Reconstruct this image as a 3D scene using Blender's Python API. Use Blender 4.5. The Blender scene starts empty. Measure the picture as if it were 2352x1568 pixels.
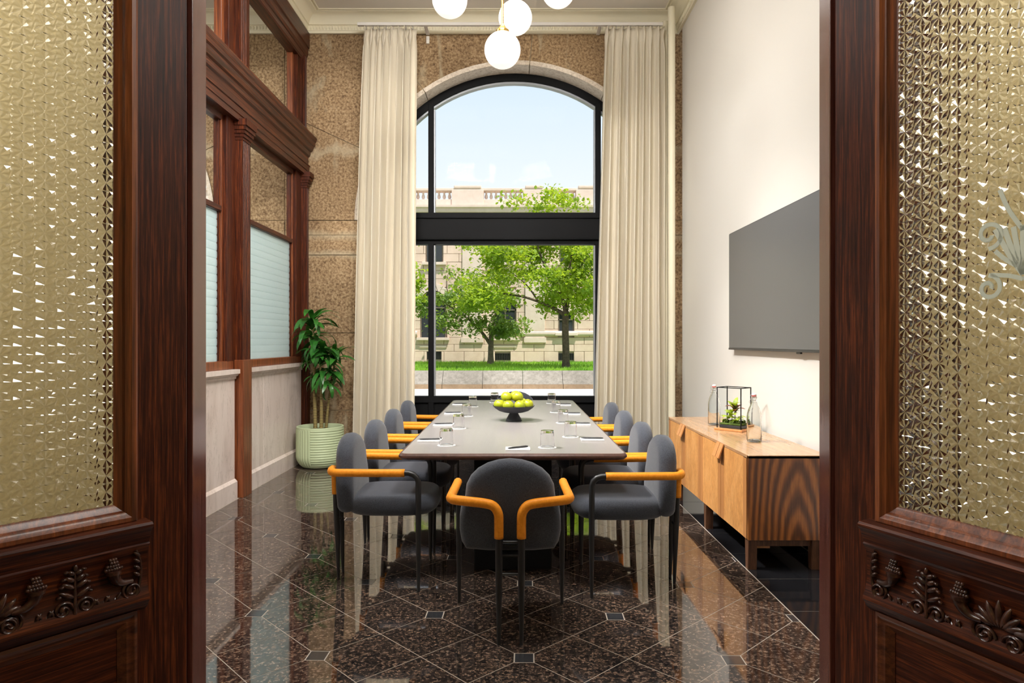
import bpy, bmesh, math, random
from mathutils import Vector, Matrix
PI = math.pi
random.seed(11)
S = bpy.context.scene
COL = S.collection

# ------------------------------------------------------------------ camera, world, sun, added lamps, exposure
cam_d = bpy.data.cameras.new('camera')
cam_d.sensor_width = 36.0
cam_d.lens = 36.0 * 1550 / 2352
cam_d.shift_x = -2 / 2352
cam_d.clip_start = 0.05
cam_d.clip_end = 300
cam = bpy.data.objects.new('camera', cam_d)
COL.objects.link(cam)
cam.location = (0, 0, 1.35)
cam.rotation_euler = (PI / 2, 0, 0)
S.camera = cam

S.view_settings.view_transform = 'Standard'
S.view_settings.look = 'None'
S.view_settings.gamma = 1.0
S.view_settings.use_curve_mapping = False
S.view_settings.exposure = 0.0
S.cycles.max_bounces = 7
S.cycles.diffuse_bounces = 4
S.cycles.glossy_bounces = 3
S.cycles.transmission_bounces = 5
S.cycles.use_adaptive_sampling = True
S.cycles.adaptive_threshold = 0.08
S.cycles.adaptive_min_samples = 16
S.cycles.transparent_max_bounces = 12
S.cycles.sample_clamp_indirect = 8.0

W = bpy.data.worlds.new('sky'); S.world = W; W.use_nodes = True
wn = W.node_tree; wn.nodes.clear()
wo = wn.nodes.new('ShaderNodeOutputWorld'); wb = wn.nodes.new('ShaderNodeBackground')
wt = wn.nodes.new('ShaderNodeTexCoord'); ws = wn.nodes.new('ShaderNodeSeparateXYZ'); wr = wn.nodes.new('ShaderNodeValToRGB')
wn.links.new(wt.outputs['Generated'], ws.inputs[0]); wn.links.new(ws.outputs['Z'], wr.inputs[0])
wn.links.new(wr.outputs[0], wb.inputs['Color']); wn.links.new(wb.outputs[0], wo.inputs[0])
e = wr.color_ramp.elements
e[0].position = 0.0; e[0].color = (1.0, 1.0, 1.0, 1)
e[1].position = 1.0; e[1].color = (0.36, 0.58, 0.92, 1)
x = e.new(0.17); x.color = (0.95, 0.98, 1.0, 1)
x = e.new(0.38); x.color = (0.69, 0.83, 0.95, 1)
wb.inputs['Strength'].default_value = 1.05

sun_d = bpy.data.lights.new('sun', 'SUN'); sun_d.energy = 6.0; sun_d.angle = 0.01; sun_d.color = (1.0, 0.94, 0.87)
sun = bpy.data.objects.new('sun', sun_d); COL.objects.link(sun)
sun.rotation_euler = Vector((-0.30, 0.35, -0.88)).to_track_quat('-Z', 'Y').to_euler()

ROOM_FILL = 17.0      # each added fill panel over the meeting room, out of view
WASH_FILL = 60.0      # each unseen washer added to brighten the meeting room
LOBBY_FILL = 108.0     # each fill panel added under the lobby ceiling
NEXT_FILL = 135.0      # the panel added to brighten the room beyond the glazed partition

# ------------------------------------------------------------------ helpers
class MB:
    def __init__(s): s.v = []; s.f = []
    def add(s, vs, fs):
        o = len(s.v); s.v += [tuple(p) for p in vs]; s.f += [tuple(i + o for i in f) for f in fs]; return s
    def box(s, x0, x1, y0, y1, z0, z1, bev=0.0, seg=1):
        if bev <= 0:
            v = [(x0,y0,z0),(x1,y0,z0),(x1,y1,z0),(x0,y1,z0),(x0,y0,z1),(x1,y0,z1),(x1,y1,z1),(x0,y1,z1)]
            return s.add(v, [(0,3,2,1),(4,5,6,7),(0,1,5,4),(1,2,6,5),(2,3,7,6),(3,0,4,7)])
        bm = bmesh.new(); bmesh.ops.create_cube(bm, size=1)
        for p in bm.verts:
            p.co = ((x0+x1)/2 + p.co.x*(x1-x0), (y0+y1)/2 + p.co.y*(y1-y0), (z0+z1)/2 + p.co.z*(z1-z0))
        bmesh.ops.bevel(bm, geom=list(bm.edges), offset=bev, segments=seg, affect='EDGES', profile=0.5)
        bm.verts.index_update()
        s.add([p.co[:] for p in bm.verts], [[q.index for q in f.verts] for f in bm.faces]); bm.free(); return s
    def prism(s, poly, lo, hi, plane='xy'):
        n = len(poly)
        def m(a, b, c):
            return {'xy': (a, b, c), 'xz': (a, c, b), 'yz': (c, a, b)}[plane]
        v = [m(a, b, lo) for a, b in poly] + [m(a, b, hi) for a, b in poly]
        f = [tuple(range(n))[::-1], tuple(range(n, 2*n))] + [(i, (i+1) % n, n+(i+1) % n, n+i) for i in range(n)]
        return s.add(v, f)
    def tube(s, path, r, n=8, cap=True):
        P = [Vector(p) for p in path]; k = len(P)
        R = r if isinstance(r, (list, tuple)) else [r]*k
        v = []; prev = None
        for i in range(k):
            t = (P[min(i+1, k-1)] - P[max(i-1, 0)]).normalized()
            if prev is None:
                a = Vector((0,0,1)) if abs(t.z) < 0.9 else Vector((1,0,0))
                u = t.cross(a).normalized()
            else:
                u = (prev - t*prev.dot(t)).normalized()
            prev = u; w = t.cross(u)
            for j in range(n):
                an = 2*PI*j/n
                v.append(P[i] + (u*math.cos(an) + w*math.sin(an))*R[i])
        f = [(i*n+j, i*n+(j+1) % n, (i+1)*n+(j+1) % n, (i+1)*n+j) for i in range(k-1) for j in range(n)]
        if cap: f += [tuple(range(n))[::-1], tuple(range((k-1)*n, k*n))]
        return s.add(v, f)
    def lathe(s, prof, n=24, c=(0,0,0), closed=False):
        k = len(prof); v = []
        for r, z in prof:
            for j in range(n):
                a = 2*PI*j/n
                v.append((c[0]+r*math.cos(a), c[1]+r*math.sin(a), c[2]+z))
        m = k if closed else k-1
        f = [(i*n+j, i*n+(j+1) % n, ((i+1) % k)*n+(j+1) % n, ((i+1) % k)*n+j) for i in range(m) for j in range(n)]
        if not closed: f += [tuple(range(n))[::-1], tuple(range((k-1)*n, k*n))]
        return s.add(v, f)
    def ball(s, c, r, n=10, m=6, sc=(1,1,1), M=None):
        v = [(0,0,-1)]; f = []
        for i in range(1, m):
            t = PI*i/m
            for j in range(n):
                a = 2*PI*j/n; v.append((math.sin(t)*math.cos(a), math.sin(t)*math.sin(a), -math.cos(t)))
        v.append((0,0,1)); L = len(v)-1
        for j in range(n): f.append((0, 1+(j+1) % n, 1+j)); f.append((L, 1+(m-2)*n+j, 1+(m-2)*n+(j+1) % n))
        for i in range(m-2):
            for j in range(n):
                a = 1+i*n+j; b = 1+i*n+(j+1) % n; f.append((a, b, b+n, a+n))
        out = []
        for p in v:
            q = Vector((p[0]*r*sc[0], p[1]*r*sc[1], p[2]*r*sc[2]))
            if M is not None: q = M @ q
            out.append(q + Vector(c))
        return s.add(out, f)
    def puff(s, outline, t, er, steps=5, bulge=0.0, fn=None):
        """a cushion: outline (ccw), thickness t, rounded edge of radius er, bulged both ways"""
        n = len(outline); P = [Vector((a, b)) for a, b in outline]; N = []
        for i in range(n):
            d = (P[(i+1) % n] - P[i-1]).normalized(); N.append(Vector((d.y, -d.x)))
        cen = sum(P, Vector((0, 0)))/n
        rings = []
        h = t/2
        for k in range(steps+1):
            a = -PI/2 + PI*k/steps
            ins = er*(1-math.cos(a)); z = (h-er)*(1 if a > 0 else -1 if a < 0 else 0) + er*math.sin(a)
            rings.append(([p - q*ins for p, q in zip(P, N)], z))
        low = rings[0][0]; top = rings[-1][0]
        ins_rings = []
        for q in (0.72, 0.4):
            ins_rings.append(q)
        full = []
        for q in reversed(ins_rings): full.append(([cen+(p-cen)*q for p in low], -h - bulge*(1-q*q)))
        full += rings
        for q in ins_rings: full.append(([cen+(p-cen)*q for p in top], h + bulge*(1-q*q)))
        v = []; 
        for ring, z in full:
            for p in ring: v.append((p.x, p.y, z))
        K = len(full)
        f = [(i*n+j, i*n+(j+1) % n, (i+1)*n+(j+1) % n, (i+1)*n+j) for i in range(K-1) for j in range(n)]
        v.append((cen.x, cen.y, -h-bulge)); v.append((cen.x, cen.y, h+bulge))
        a, b = K*n, K*n+1
        f += [(a, (j+1) % n, j) for j in range(n)] + [(b, (K-1)*n+j, (K-1)*n+(j+1) % n) for j in range(n)]
        if fn: v = [fn(*p) for p in v]
        return s.add(v, f)
    def frame(s, x0, x1, z0, z1, prof, y0=0.0, sgn=-1):
        """a mitred moulding in the xz plane: prof = [(inset, depth)]; depth goes towards sgn*y"""
        v = []; k = len(prof)
        for ins, d in prof:
            y = y0 + sgn*d
            v += [(x0+ins, y, z0+ins), (x1-ins, y, z0+ins), (x1-ins, y, z1-ins), (x0+ins, y, z1-ins)]
        f = [(i*4+j, i*4+(j+1) % 4, (i+1)*4+(j+1) % 4, (i+1)*4+j) for i in range(k-1) for j in range(4)]
        return s.add(v, f)
    def ringroom(s, x0, x1, y0, y1, prof):
        """a mitred cornice around a room: prof = [(offset from wall, z)]"""
        v = []; k = len(prof)
        for d, z in prof:
            v += [(x0+d, y0+d, z), (x1-d, y0+d, z), (x1-d, y1-d, z), (x0+d, y1-d, z)]
        f = [(i*4+j, (i+1)*4+j, (i+1)*4+(j+1) % 4, i*4+(j+1) % 4) for i in range(k-1) for j in range(4)]
        return s.add(v, f)
    def xf(s, M):
        s.v = [tuple(M @ Vector(p)) for p in s.v]; return s
    def mesh(s, name, mat=None, smooth=False):
        me = bpy.data.meshes.new(name); me.from_pydata(s.v, [], s.f); me.update()
        bm = bmesh.new(); bm.from_mesh(me); bmesh.ops.recalc_face_normals(bm, faces=bm.faces); bm.to_mesh(me); bm.free()
        if mat: me.materials.append(mat)
        if smooth:
            me.polygons.foreach_set('use_smooth', [True]*len(me.polygons))
            if smooth != 'all':
                me.set_sharp_from_angle(angle=math.radians(smooth if smooth is not True else 38))
        return me

def link(name, me, parent=None, loc=None, rot=None):
    o = bpy.data.objects.new(name, me); COL.objects.link(o)
    if parent: o.parent = parent
    if loc: o.location = loc
    if rot: o.rotation_euler = rot
    return o
def obj(name, mb, mat, parent=None, smooth=False):
    return link(name, mb.mesh(name, mat, smooth), parent)
def tag(o, label=None, cat=None, group=None, kind=None):
    if label: o['label'] = label
    if cat: o['category'] = cat
    if group: o['group'] = group
    if kind: o['kind'] = kind
    return o
def thing(name, label, cat, loc=(0,0,0), rz=0.0, group=None, kind=None):
    o = bpy.data.objects.new(name, None); COL.objects.link(o); o.empty_display_size = 0.1
    o.location = loc; o.rotation_euler = (0, 0, rz)
    return tag(o, label, cat, group, kind)
def copy_tree(o, parent=None):
    c = o.copy(); COL.objects.link(c); c.parent = parent
    for ch in list(o.children): copy_tree(ch, c)
    return c
def cr(pts, per=6):
    """catmull-rom through points"""
    P = [Vector(p) for p in pts]; out = []
    for i in range(len(P)-1):
        a, b, c, d = P[max(i-1, 0)], P[i], P[i+1], P[min(i+2, len(P)-1)]
        for k in range(per):
            t = k/per
            out.append(0.5*((2*b)+(c-a)*t+(2*a-5*b+4*c-d)*t*t+(3*b-a-3*c+d)*t**3))
    out.append(P[-1]); return out
def rrect(w, h, r, n=5, cx=0, cy=0):
    o = []
    for sx, sy, a0 in ((1,-1,-90),(1,1,0),(-1,1,90),(-1,-1,180)):
        for k in range(n+1):
            a = math.radians(a0+90*k/n); o.append((cx+sx*(w/2-r)+r*math.cos(a), cy+sy*(h/2-r)+r*math.sin(a)))
    return o
def clip(poly, x0, x1, y0, y1):
    for ax, val, sg in ((0,x0,1),(0,x1,-1),(1,y0,1),(1,y1,-1)):
        out = []
        for i in range(len(poly)):
            a, b = poly[i-1], poly[i]
            da, db = (a[ax]-val)*sg, (b[ax]-val)*sg
            if (da >= 0) != (db >= 0):
                t = da/(da-db); out.append((a[0]+(b[0]-a[0])*t, a[1]+(b[1]-a[1])*t))
            if db >= 0: out.append(b)
        poly = out
        if len(poly) < 3: return []
    return poly

# ------------------------------------------------------------------ materials
def nodes(name):
    m = bpy.data.materials.new(name); m.use_nodes = True
    nt = m.node_tree; b = nt.nodes.get('Principled BSDF')
    return m, nt, b
def setp(b, **k):
    for key, v in k.items():
        key = {'rough': 'Roughness', 'metal': 'Metallic', 'spec': 'Specular IOR Level', 'ior': 'IOR', 'trans': 'Transmission Weight', 'coat': 'Coat Weight',
               'coatr': 'Coat Roughness', 'sheen': 'Sheen Weight', 'color': 'Base Color', 'sss': 'Subsurface Weight'}[key]
        if key == 'Base Color': v = (*v, 1)
        b.inputs[key].default_value = v
def plain(name, color, rough=0.5, **k):
    m, nt, b = nodes(name); setp(b, color=color, rough=rough, **k); return m
def coords(nt, kind='Object', scale=(1,1,1), rot=(0,0,0)):
    mp = nt.nodes.new('ShaderNodeMapping'); mp.inputs['Scale'].default_value = scale; mp.inputs['Rotation'].default_value = rot
    if kind == 'World':
        g = nt.nodes.new('ShaderNodeNewGeometry'); nt.links.new(g.outputs['Position'], mp.inputs[0])
    else:
        t = nt.nodes.new('ShaderNodeTexCoord'); nt.links.new(t.outputs[kind], mp.inputs[0])
    return mp.outputs[0]
def noise(nt, vec, scale, detail=4, rough=0.6, dist=0.0):
    n = nt.nodes.new('ShaderNodeTexNoise'); n.inputs['Scale'].default_value = scale; n.inputs['Detail'].default_value = detail
    n.inputs['Roughness'].default_value = rough; n.inputs['Distortion'].default_value = dist
    nt.links.new(vec, n.inputs['Vector']); return n.outputs['Fac']
def ramp(nt, fac, stops, const=False):
    r = nt.nodes.new('ShaderNodeValToRGB'); e = r.color_ramp.elements
    if const: r.color_ramp.interpolation = 'CONSTANT'
    e[0].position, e[0].color = stops[0][0], (*stops[0][1], 1); e[1].position, e[1].color = stops[-1][0], (*stops[-1][1], 1)
    for p, c in stops[1:-1]:
        q = e.new(p); q.color = (*c, 1)
    nt.links.new(fac, r.inputs[0]); return r.outputs[0]
def mixc(nt, fac, a, b, mode='MIX'):
    m = nt.nodes.new('ShaderNodeMix'); m.data_type = 'RGBA'; m.blend_type = mode
    for sock, val in ((m.inputs[0], fac), (m.inputs[6], a), (m.inputs[7], b)):
        if hasattr(val, 'is_linked') or hasattr(val, 'links'): nt.links.new(val, sock)
        elif isinstance(val, tuple): sock.default_value = (*val, 1)
        else: sock.default_value = val
    return m.outputs[2]
def bump(nt, b, h, strength=0.3, dist=0.01):
    n = nt.nodes.new('ShaderNodeBump'); n.inputs['Strength'].default_value = strength; n.inputs['Distance'].default_value = dist
    nt.links.new(h, n.inputs['Height']); nt.links.new(n.outputs[0], b.inputs['Normal'])
def wood(name, dark, mid, light, scale=(12,12,0.9), rough=0.35, freq=3.0, coat=0.0, fig=0.0, kind='Object', ring=False, gm=0.75, spec=0.5):
    m, nt, b = nodes(name)
    v = coords(nt, kind, scale)
    n1 = noise(nt, v, freq, 6, 0.6, 0.6)
    v2 = coords(nt, kind, tuple(c*6 for c in scale)); n2 = noise(nt, v2, freq, 3, 0.7)
    if ring:
        w = nt.nodes.new('ShaderNodeTexWave'); w.wave_type = 'RINGS'; w.inputs['Scale'].default_value = ring; w.inputs['Distortion'].default_value = 5.0
        w.inputs['Detail'].default_value = 3; w.inputs['Detail Scale'].default_value = 1.2; nt.links.new(v, w.inputs['Vector'])
        base = ramp(nt, w.outputs['Fac'], [(0.05, dark), (0.5, mid), (0.95, light)])
    else:
        base = ramp(nt, n1, [(0.3, dark), (0.5, mid), (0.7, light)])
    g = ramp(nt, n2, [(0.35, (0.35,0.3,0.28)), (0.6, (1,1,1))])
    c = mixc(nt, gm, base, g, 'MULTIPLY')
    nt.links.new(c, b.inputs['Base Color']); setp(b, rough=rough, coat=coat, coatr=0.15, spec=spec)
    bump(nt, b, n2, 0.12*gm, 0.002)
    return m
def rocky(name, stops, scale, bumpd=0.02, bumps=0.8, rough=0.9, big=None, kind='World', pale=None):
    m, nt, b = nodes(name)
    v = coords(nt, kind)
    n1 = noise(nt, v, scale, 8, 0.66 if pale else 0.75, 0.15 if pale else 0.0)
    c = ramp(nt, n1, stops)
    if big:
        n3 = noise(nt, v, big, 3, 0.5); c = mixc(nt, 0.6, c, ramp(nt, n3, [(0.3, (0.55,0.5,0.45)), (0.65, (1.15,1.1,1.05))]), 'MULTIPLY')
    if pale:
        vv = coords(nt, kind, (1.5, 1, 0.45)); n4 = noise(nt, vv, 1.7, 4, 0.6, 0.8)
        fac = ramp(nt, n4, [(0.58, (0,0,0)), (0.70, (1,1,1))])
        pc = mixc(nt, n1, tuple(q*0.75 for q in pale), pale)
        c = mixc(nt, fac, c, pc)
        sep = nt.nodes.new('ShaderNodeSeparateXYZ'); nt.links.new(v, sep.inputs[0])
        n5 = noise(nt, v, 2.6, 4, 0.6)
        def near(axis, at, wob, width):
            m1 = nt.nodes.new('ShaderNodeMath'); m1.operation = 'MULTIPLY_ADD'; nt.links.new(n5, m1.inputs[0]); m1.inputs[1].default_value = wob; m1.inputs[2].default_value = -at-wob/2
            m2 = nt.nodes.new('ShaderNodeMath'); m2.operation = 'ADD'; nt.links.new(sep.outputs[axis], m2.inputs[0]); nt.links.new(m1.outputs[0], m2.inputs[1])
            m3 = nt.nodes.new('ShaderNodeMath'); m3.operation = 'ABSOLUTE'; nt.links.new(m2.outputs[0], m3.inputs[0])
            m4 = nt.nodes.new('ShaderNodeMapRange'); nt.links.new(m3.outputs[0], m4.inputs[0]); m4.inputs[1].default_value = 0.0; m4.inputs[2].default_value = width*1.7; m4.inputs[3].default_value = 0.6; m4.inputs[4].default_value = 0.0
            return m4.outputs[0]
        for axis, at, wob, width in (('Z', 2.35, 0.14, 0.035), ('Z', 2.58, 0.16, 0.045), ('Z', 3.55, 0.5, 0.05)):
            c = mixc(nt, near(axis, at, wob, width), c, pc)
    nt.links.new(c, b.inputs['Base Color']); setp(b, rough=rough, spec=0.25)
    n2 = noise(nt, v, scale*0.6, 10, 0.8)
    bump(nt, b, n2, bumps, bumpd)
    return m
def thin_glass(name, tint=(1,1,1), refl=1.0, rough=0.0):
    m, nt, b = nodes(name); nt.nodes.remove(b); out = nt.nodes['Material Output']
    t = nt.nodes.new('ShaderNodeBsdfTransparent'); t.inputs[0].default_value = (*tint, 1)
    g = nt.nodes.new('ShaderNodeBsdfGlossy'); g.inputs['Roughness'].default_value = rough
    lw_ = nt.nodes.new('ShaderNodeLayerWeight'); pw = nt.nodes.new('ShaderNodeMath'); pw.operation = 'POWER'; pw.inputs[1].default_value = 4.0
    nt.links.new(lw_.outputs['Facing'], pw.inputs[0])
    f = nt.nodes.new('ShaderNodeMath'); f.operation = 'MULTIPLY_ADD'; f.inputs[1].default_value = 0.55*refl; f.inputs[2].default_value = 0.035*refl
    nt.links.new(pw.outputs[0], f.inputs[0])
    mx = nt.nodes.new('ShaderNodeMixShader')
    nt.links.new(f.outputs[0], mx.inputs[0]); nt.links.new(t.outputs[0], mx.inputs[1]); nt.links.new(g.outputs[0], mx.inputs[2])
    nt.links.new(mx.outputs[0], out.inputs[0]); return m
def cloth(name, c1, c2, scale=260, trans=0.0, sheen=0.3, rough=0.9, bumps=0.25, spread=(0.35, 0.65)):
    m, nt, b = nodes(name); out = nt.nodes['Material Output']
    v = coords(nt, 'Object'); n = noise(nt, v, scale, 3, 0.8)
    c = ramp(nt, n, [(spread[0], c1), (spread[1], c2)])
    nt.links.new(c, b.inputs['Base Color']); setp(b, rough=rough, sheen=sheen, spec=0.15)
    bump(nt, b, n, bumps, 0.002)
    if trans:
        t = nt.nodes.new('ShaderNodeBsdfTranslucent'); nt.links.new(c, t.inputs[0])
        mx = nt.nodes.new('ShaderNodeMixShader'); mx.inputs[0].default_value = trans
        nt.links.new(b.outputs[0], mx.inputs[1]); nt.links.new(t.outputs[0], mx.inputs[2]); nt.links.new(mx.outputs[0], out.inputs[0])
    return m
def emit(name, color, strength):
    m, nt, b = nodes(name); setp(b, color=(0.9,0.88,0.85), rough=0.3)
    b.inputs['Emission Color'].default_value = (*color, 1); b.inputs['Emission Strength'].default_value = strength
    return m

M = {}
DK, MD, LT = (0.014,0.0032,0.0018), (0.066,0.014,0.005), (0.20,0.048,0.011)
M['oak_v'] = wood('dark oak upright grain', DK, MD, LT, (46,46,1.3), 0.42, 3.0, 0.0, spec=0.22)
M['oak_h'] = wood('dark oak level grain', DK, MD, LT, (1.3,46,46), 0.42, 3.0, 0.0, spec=0.22)
M['oak_y'] = wood('dark oak grain along the wall', DK, MD, LT, (30,0.9,30), 0.42, 3.0, 0.08)
M['oak_red'] = wood('red oak moulding', (0.06,0.014,0.005), (0.19,0.05,0.015), (0.34,0.10,0.026), (18,18,0.6), 0.35, 3.0, 0.1, gm=0.5)
M['oak_redh'] = wood('red oak moulding level', (0.03,0.008,0.004), (0.11,0.03,0.011), (0.2,0.06,0.02), (0.6,18,18), 0.35, 3.0, 0.1, gm=0.5)
M['carved'] = wood('carved dark oak', (0.02,0.008,0.006), (0.06,0.02,0.012), (0.12,0.042,0.022), (10,10,10), 0.28, 4.0, 0.3)
M['jamb'] = wood('varnished jamb', (0.075,0.022,0.017), (0.14,0.045,0.034), (0.20,0.07,0.052), (26,26,0.7), 0.22, 3.0, 1.0, gm=0.35)
M['walnut_top_sheen'] = wood('walnut table top with painted sheen', (0.24,0.218,0.212), (0.25,0.228,0.222), (0.26,0.238,0.232), (9,0.5,9), 0.3, 3.0, 0.12, gm=0.08, spec=0.35)  # pale grey window sheen on the walnut is put into the base colour
M['walnut_edge'] = wood('walnut table edge', (0.06,0.026,0.018), (0.095,0.042,0.03), (0.12,0.056,0.04), (9,0.5,9), 0.3, 3.0, 0.3, gm=0.3)
def cathedral():
    m, nt, b = nodes('figured walnut')
    v = coords(nt, 'Object', (7.0, 0.0, 1.35)); mp = v.node; mp.inputs['Location'].default_value = (-1.68*7.0, 0, -0.02)
    w = nt.nodes.new('ShaderNodeTexWave'); w.wave_type = 'RINGS'; w.rings_direction = 'SPHERICAL'; w.inputs['Scale'].default_value = 1.15
    w.inputs['Distortion'].default_value = 5.5; w.inputs['Detail'].default_value = 4; w.inputs['Detail Scale'].default_value = 0.9; nt.links.new(v, w.inputs['Vector'])
    c = ramp(nt, w.outputs['Fac'], [(0.05,(0.10,0.032,0.010)), (0.45,(0.19,0.064,0.017)), (0.92,(0.34,0.12,0.026))])
    v2 = coords(nt, 'Object', (60, 60, 2.5)); n2 = noise(nt, v2, 3, 4, 0.7)
    c = mixc(nt, 0.55, c, ramp(nt, n2, [(0.35,(0.4,0.35,0.33)), (0.62,(1.15,1.1,1.0))]), 'MULTIPLY')
    nt.links.new(c, b.inputs['Base Color']); setp(b, rough=0.32, coat=0.2, coatr=0.15); return m
M['walnut_end'] = cathedral()
M['oak_pale'] = wood('honey oak veneer', (0.60,0.27,0.078), (0.70,0.33,0.102), (0.78,0.40,0.14), (6,3.5,1.6), 0.38, 3.5, 0.15, gm=0.3)
M['oak_strip'] = wood('honey oak strip', (0.46,0.195,0.06), (0.53,0.232,0.075), (0.58,0.26,0.09), (14,14,0.7), 0.38, 3.0, 0.15, gm=0.25)
M['oak_cap'] = wood('oak sideboard top', (0.44,0.24,0.115), (0.52,0.30,0.15), (0.58,0.35,0.18), (9,0.6,9), 0.26, 3.0, 0.4, gm=0.2)
M['leg_wood'] = wood('brown leg wood', (0.07,0.028,0.014), (0.13,0.055,0.026), (0.19,0.085,0.04), (14,14,0.8), 0.35)
M['granite_wall'] = rocky('brown granite', [(0.28,(0.085,0.05,0.028)), (0.42,(0.25,0.16,0.086)), (0.52,(0.39,0.265,0.145)), (0.64,(0.53,0.385,0.23)), (0.8,(0.66,0.52,0.36))], 40, 0.02, 0.7, 0.85, 1.3, pale=(0.58,0.48,0.32))
M['granite_soffit'] = rocky('pale dressed granite', [(0.3,(0.45,0.36,0.27)), (0.5,(0.72,0.62,0.5)), (0.7,(0.85,0.77,0.66))], 30, 0.01, 0.6, 0.85)
M['mortar'] = rocky('old mortar', [(0.3,(0.36,0.29,0.19)), (0.7,(0.55,0.47,0.33))], 20, 0.01, 0.5)
M['cream'] = plain('cream paint', (0.85,0.79,0.60), 0.55)
M['ceiling'] = plain('ceiling paint', (0.80,0.75,0.67), 0.7)
M['white_wall'] = plain('ivory wall paint', (0.78,0.745,0.69), 0.5)
M['olive_wall'] = plain('straw coloured plaster', (0.62,0.51,0.27), 0.8)
M['black_metal'] = plain('black window metal', (0.006,0.006,0.0065), 0.6, spec=0.12)
M['bead'] = plain('grey glazing bead', (0.33,0.34,0.36), 0.4, metal=0.4)
M['chair_metal'] = plain('black tube', (0.012,0.012,0.013), 0.38)
M['leather'] = cloth('orange leather', (0.72,0.235,0.014), (0.84,0.30,0.024), 60, 0, 0.0, 0.45, 0.15)
M['fabric'] = cloth('charcoal wool', (0.016,0.018,0.023), (0.084,0.091,0.112), 330, 0, 0.25, 0.95, 0.35, (0.3, 0.7))
M['curtain'] = cloth('cream curtain', (0.84,0.765,0.62), (0.90,0.83,0.69), 300, 0.25, 0.1, 0.9, 0.1)
M['brass'] = plain('brushed brass', (0.78,0.49,0.12), 0.25, metal=1.0)
M['globe'] = emit('opal globe', (1.0,0.95,0.88), 0.72)
M['fill_diffuser'] = emit('fill diffuser', (1.0,0.95,0.88), 3.0)  # glowing face of the added fill lamps
M['glass'] = thin_glass('clear pane', (0.99,1.0,1.0), 0.025)
M['paper'] = plain('white paper', (0.85,0.85,0.83), 0.7)
M['pen'] = plain('black pen', (0.012,0.012,0.014), 0.35)
M['bowl'] = plain('charcoal ceramic', (0.035,0.036,0.042), 0.6)
M['tumbler'] = plain('tumbler glass', (1,1,1), 0.0, trans=1.0, ior=1.30)
M['thick_glass'] = plain('thick tumbler base', (1,1,1), 0.0, trans=1.0, ior=1.45)
M['bottle'] = plain('bottle glass', (0.98,1,0.99), 0.0, trans=1.0, ior=1.26)
M['chrome'] = plain('wire steel', (0.6,0.6,0.6), 0.25, metal=1.0)
M['red'] = plain('red seal', (0.5,0.03,0.02), 0.5)
M['white_plastic'] = plain('white stopper', (0.8,0.8,0.78), 0.4)
M['screen'] = plain('grey screen', (0.115,0.115,0.117), 0.34, spec=0.6)
M['bezel'] = plain('dark bezel', (0.03,0.03,0.032), 0.35)
M['pot'] = plain('sage ceramic', (0.43,0.50,0.30), 0.5)
M['soil'] = rocky('dark soil', [(0.3,(0.01,0.008,0.006)), (0.7,(0.06,0.045,0.03))], 60, 0.01, 0.8, kind='Object')
M['pebble_grey'] = plain('grey inset stone', (0.035,0.035,0.038), 0.07)
M['grout'] = plain('pale grout', (0.40,0.35,0.29), 0.6)
def marble():
    m, nt, b = nodes('pink beige marble')
    v = coords(nt, 'World', (1,1.6,0.28), (0.5,0,0)); n = noise(nt, v, 2.2, 6, 0.6, 1.2)
    c = ramp(nt, n, [(0.3,(0.55,0.445,0.385)), (0.5,(0.68,0.575,0.515)), (0.7,(0.75,0.65,0.59))])
    v2 = coords(nt, 'World', (1,2.6,0.5), (0.55,0,0)); n2 = noise(nt, v2, 2.5, 5, 0.6, 2.0)
    c = mixc(nt, ramp(nt, n2, [(0.485,(0,0,0)), (0.5,(0.55,0.55,0.55)), (0.515,(0,0,0))]), c, (0.36,0.29,0.23))
    nt.links.new(c, b.inputs['Base Color']); setp(b, rough=0.3); return m
M['marble'] = marble()
def floor_stone():
    m, nt, b = nodes('polished brown granite')
    v = coords(nt, 'World')
    oi = nt.nodes.new('ShaderNodeObjectInfo'); ad = nt.nodes.new('ShaderNodeVectorMath'); ad.operation = 'ADD'
    mul = nt.nodes.new('ShaderNodeVectorMath'); mul.operation = 'SCALE'; mul.inputs['Scale'].default_value = 30
    cmb = nt.nodes.new('ShaderNodeCombineXYZ'); nt.links.new(oi.outputs['Random'], cmb.inputs[0]); nt.links.new(oi.outputs['Random'], cmb.inputs[2])
    nt.links.new(cmb.outputs[0], mul.inputs[0]); nt.links.new(v, ad.inputs[0]); nt.links.new(mul.outputs[0], ad.inputs[1])
    vec = ad.outputs[0]
    n1 = noise(nt, vec, 62, 7, 0.72, 0.5)
    c = ramp(nt, n1, [(0.36,(0.006,0.007,0.009)), (0.455,(0.020,0.017,0.016)), (0.51,(0.06,0.040,0.030)), (0.58,(0.17,0.115,0.082)), (0.72,(0.34,0.26,0.20))])
    n2 = noise(nt, vec, 9, 3, 0.6)
    c = mixc(nt, 0.7, c, ramp(nt, n2, [(0.35,(0.55,0.55,0.6)), (0.65,(1.2,1.15,1.1))]), 'MULTIPLY')
    nt.links.new(c, b.inputs['Base Color']); setp(b, rough=0.04, ior=2.35); return m
M['floor_stone'] = floor_stone()
M['black_stone'] = rocky('black granite', [(0.3,(0.004,0.004,0.005)), (0.75,(0.016,0.016,0.018))], 200, 0.001, 0.0, 0.06); M['black_stone'].node_tree.nodes['Principled BSDF'].inputs['Specular IOR Level'].default_value = 0.6
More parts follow.
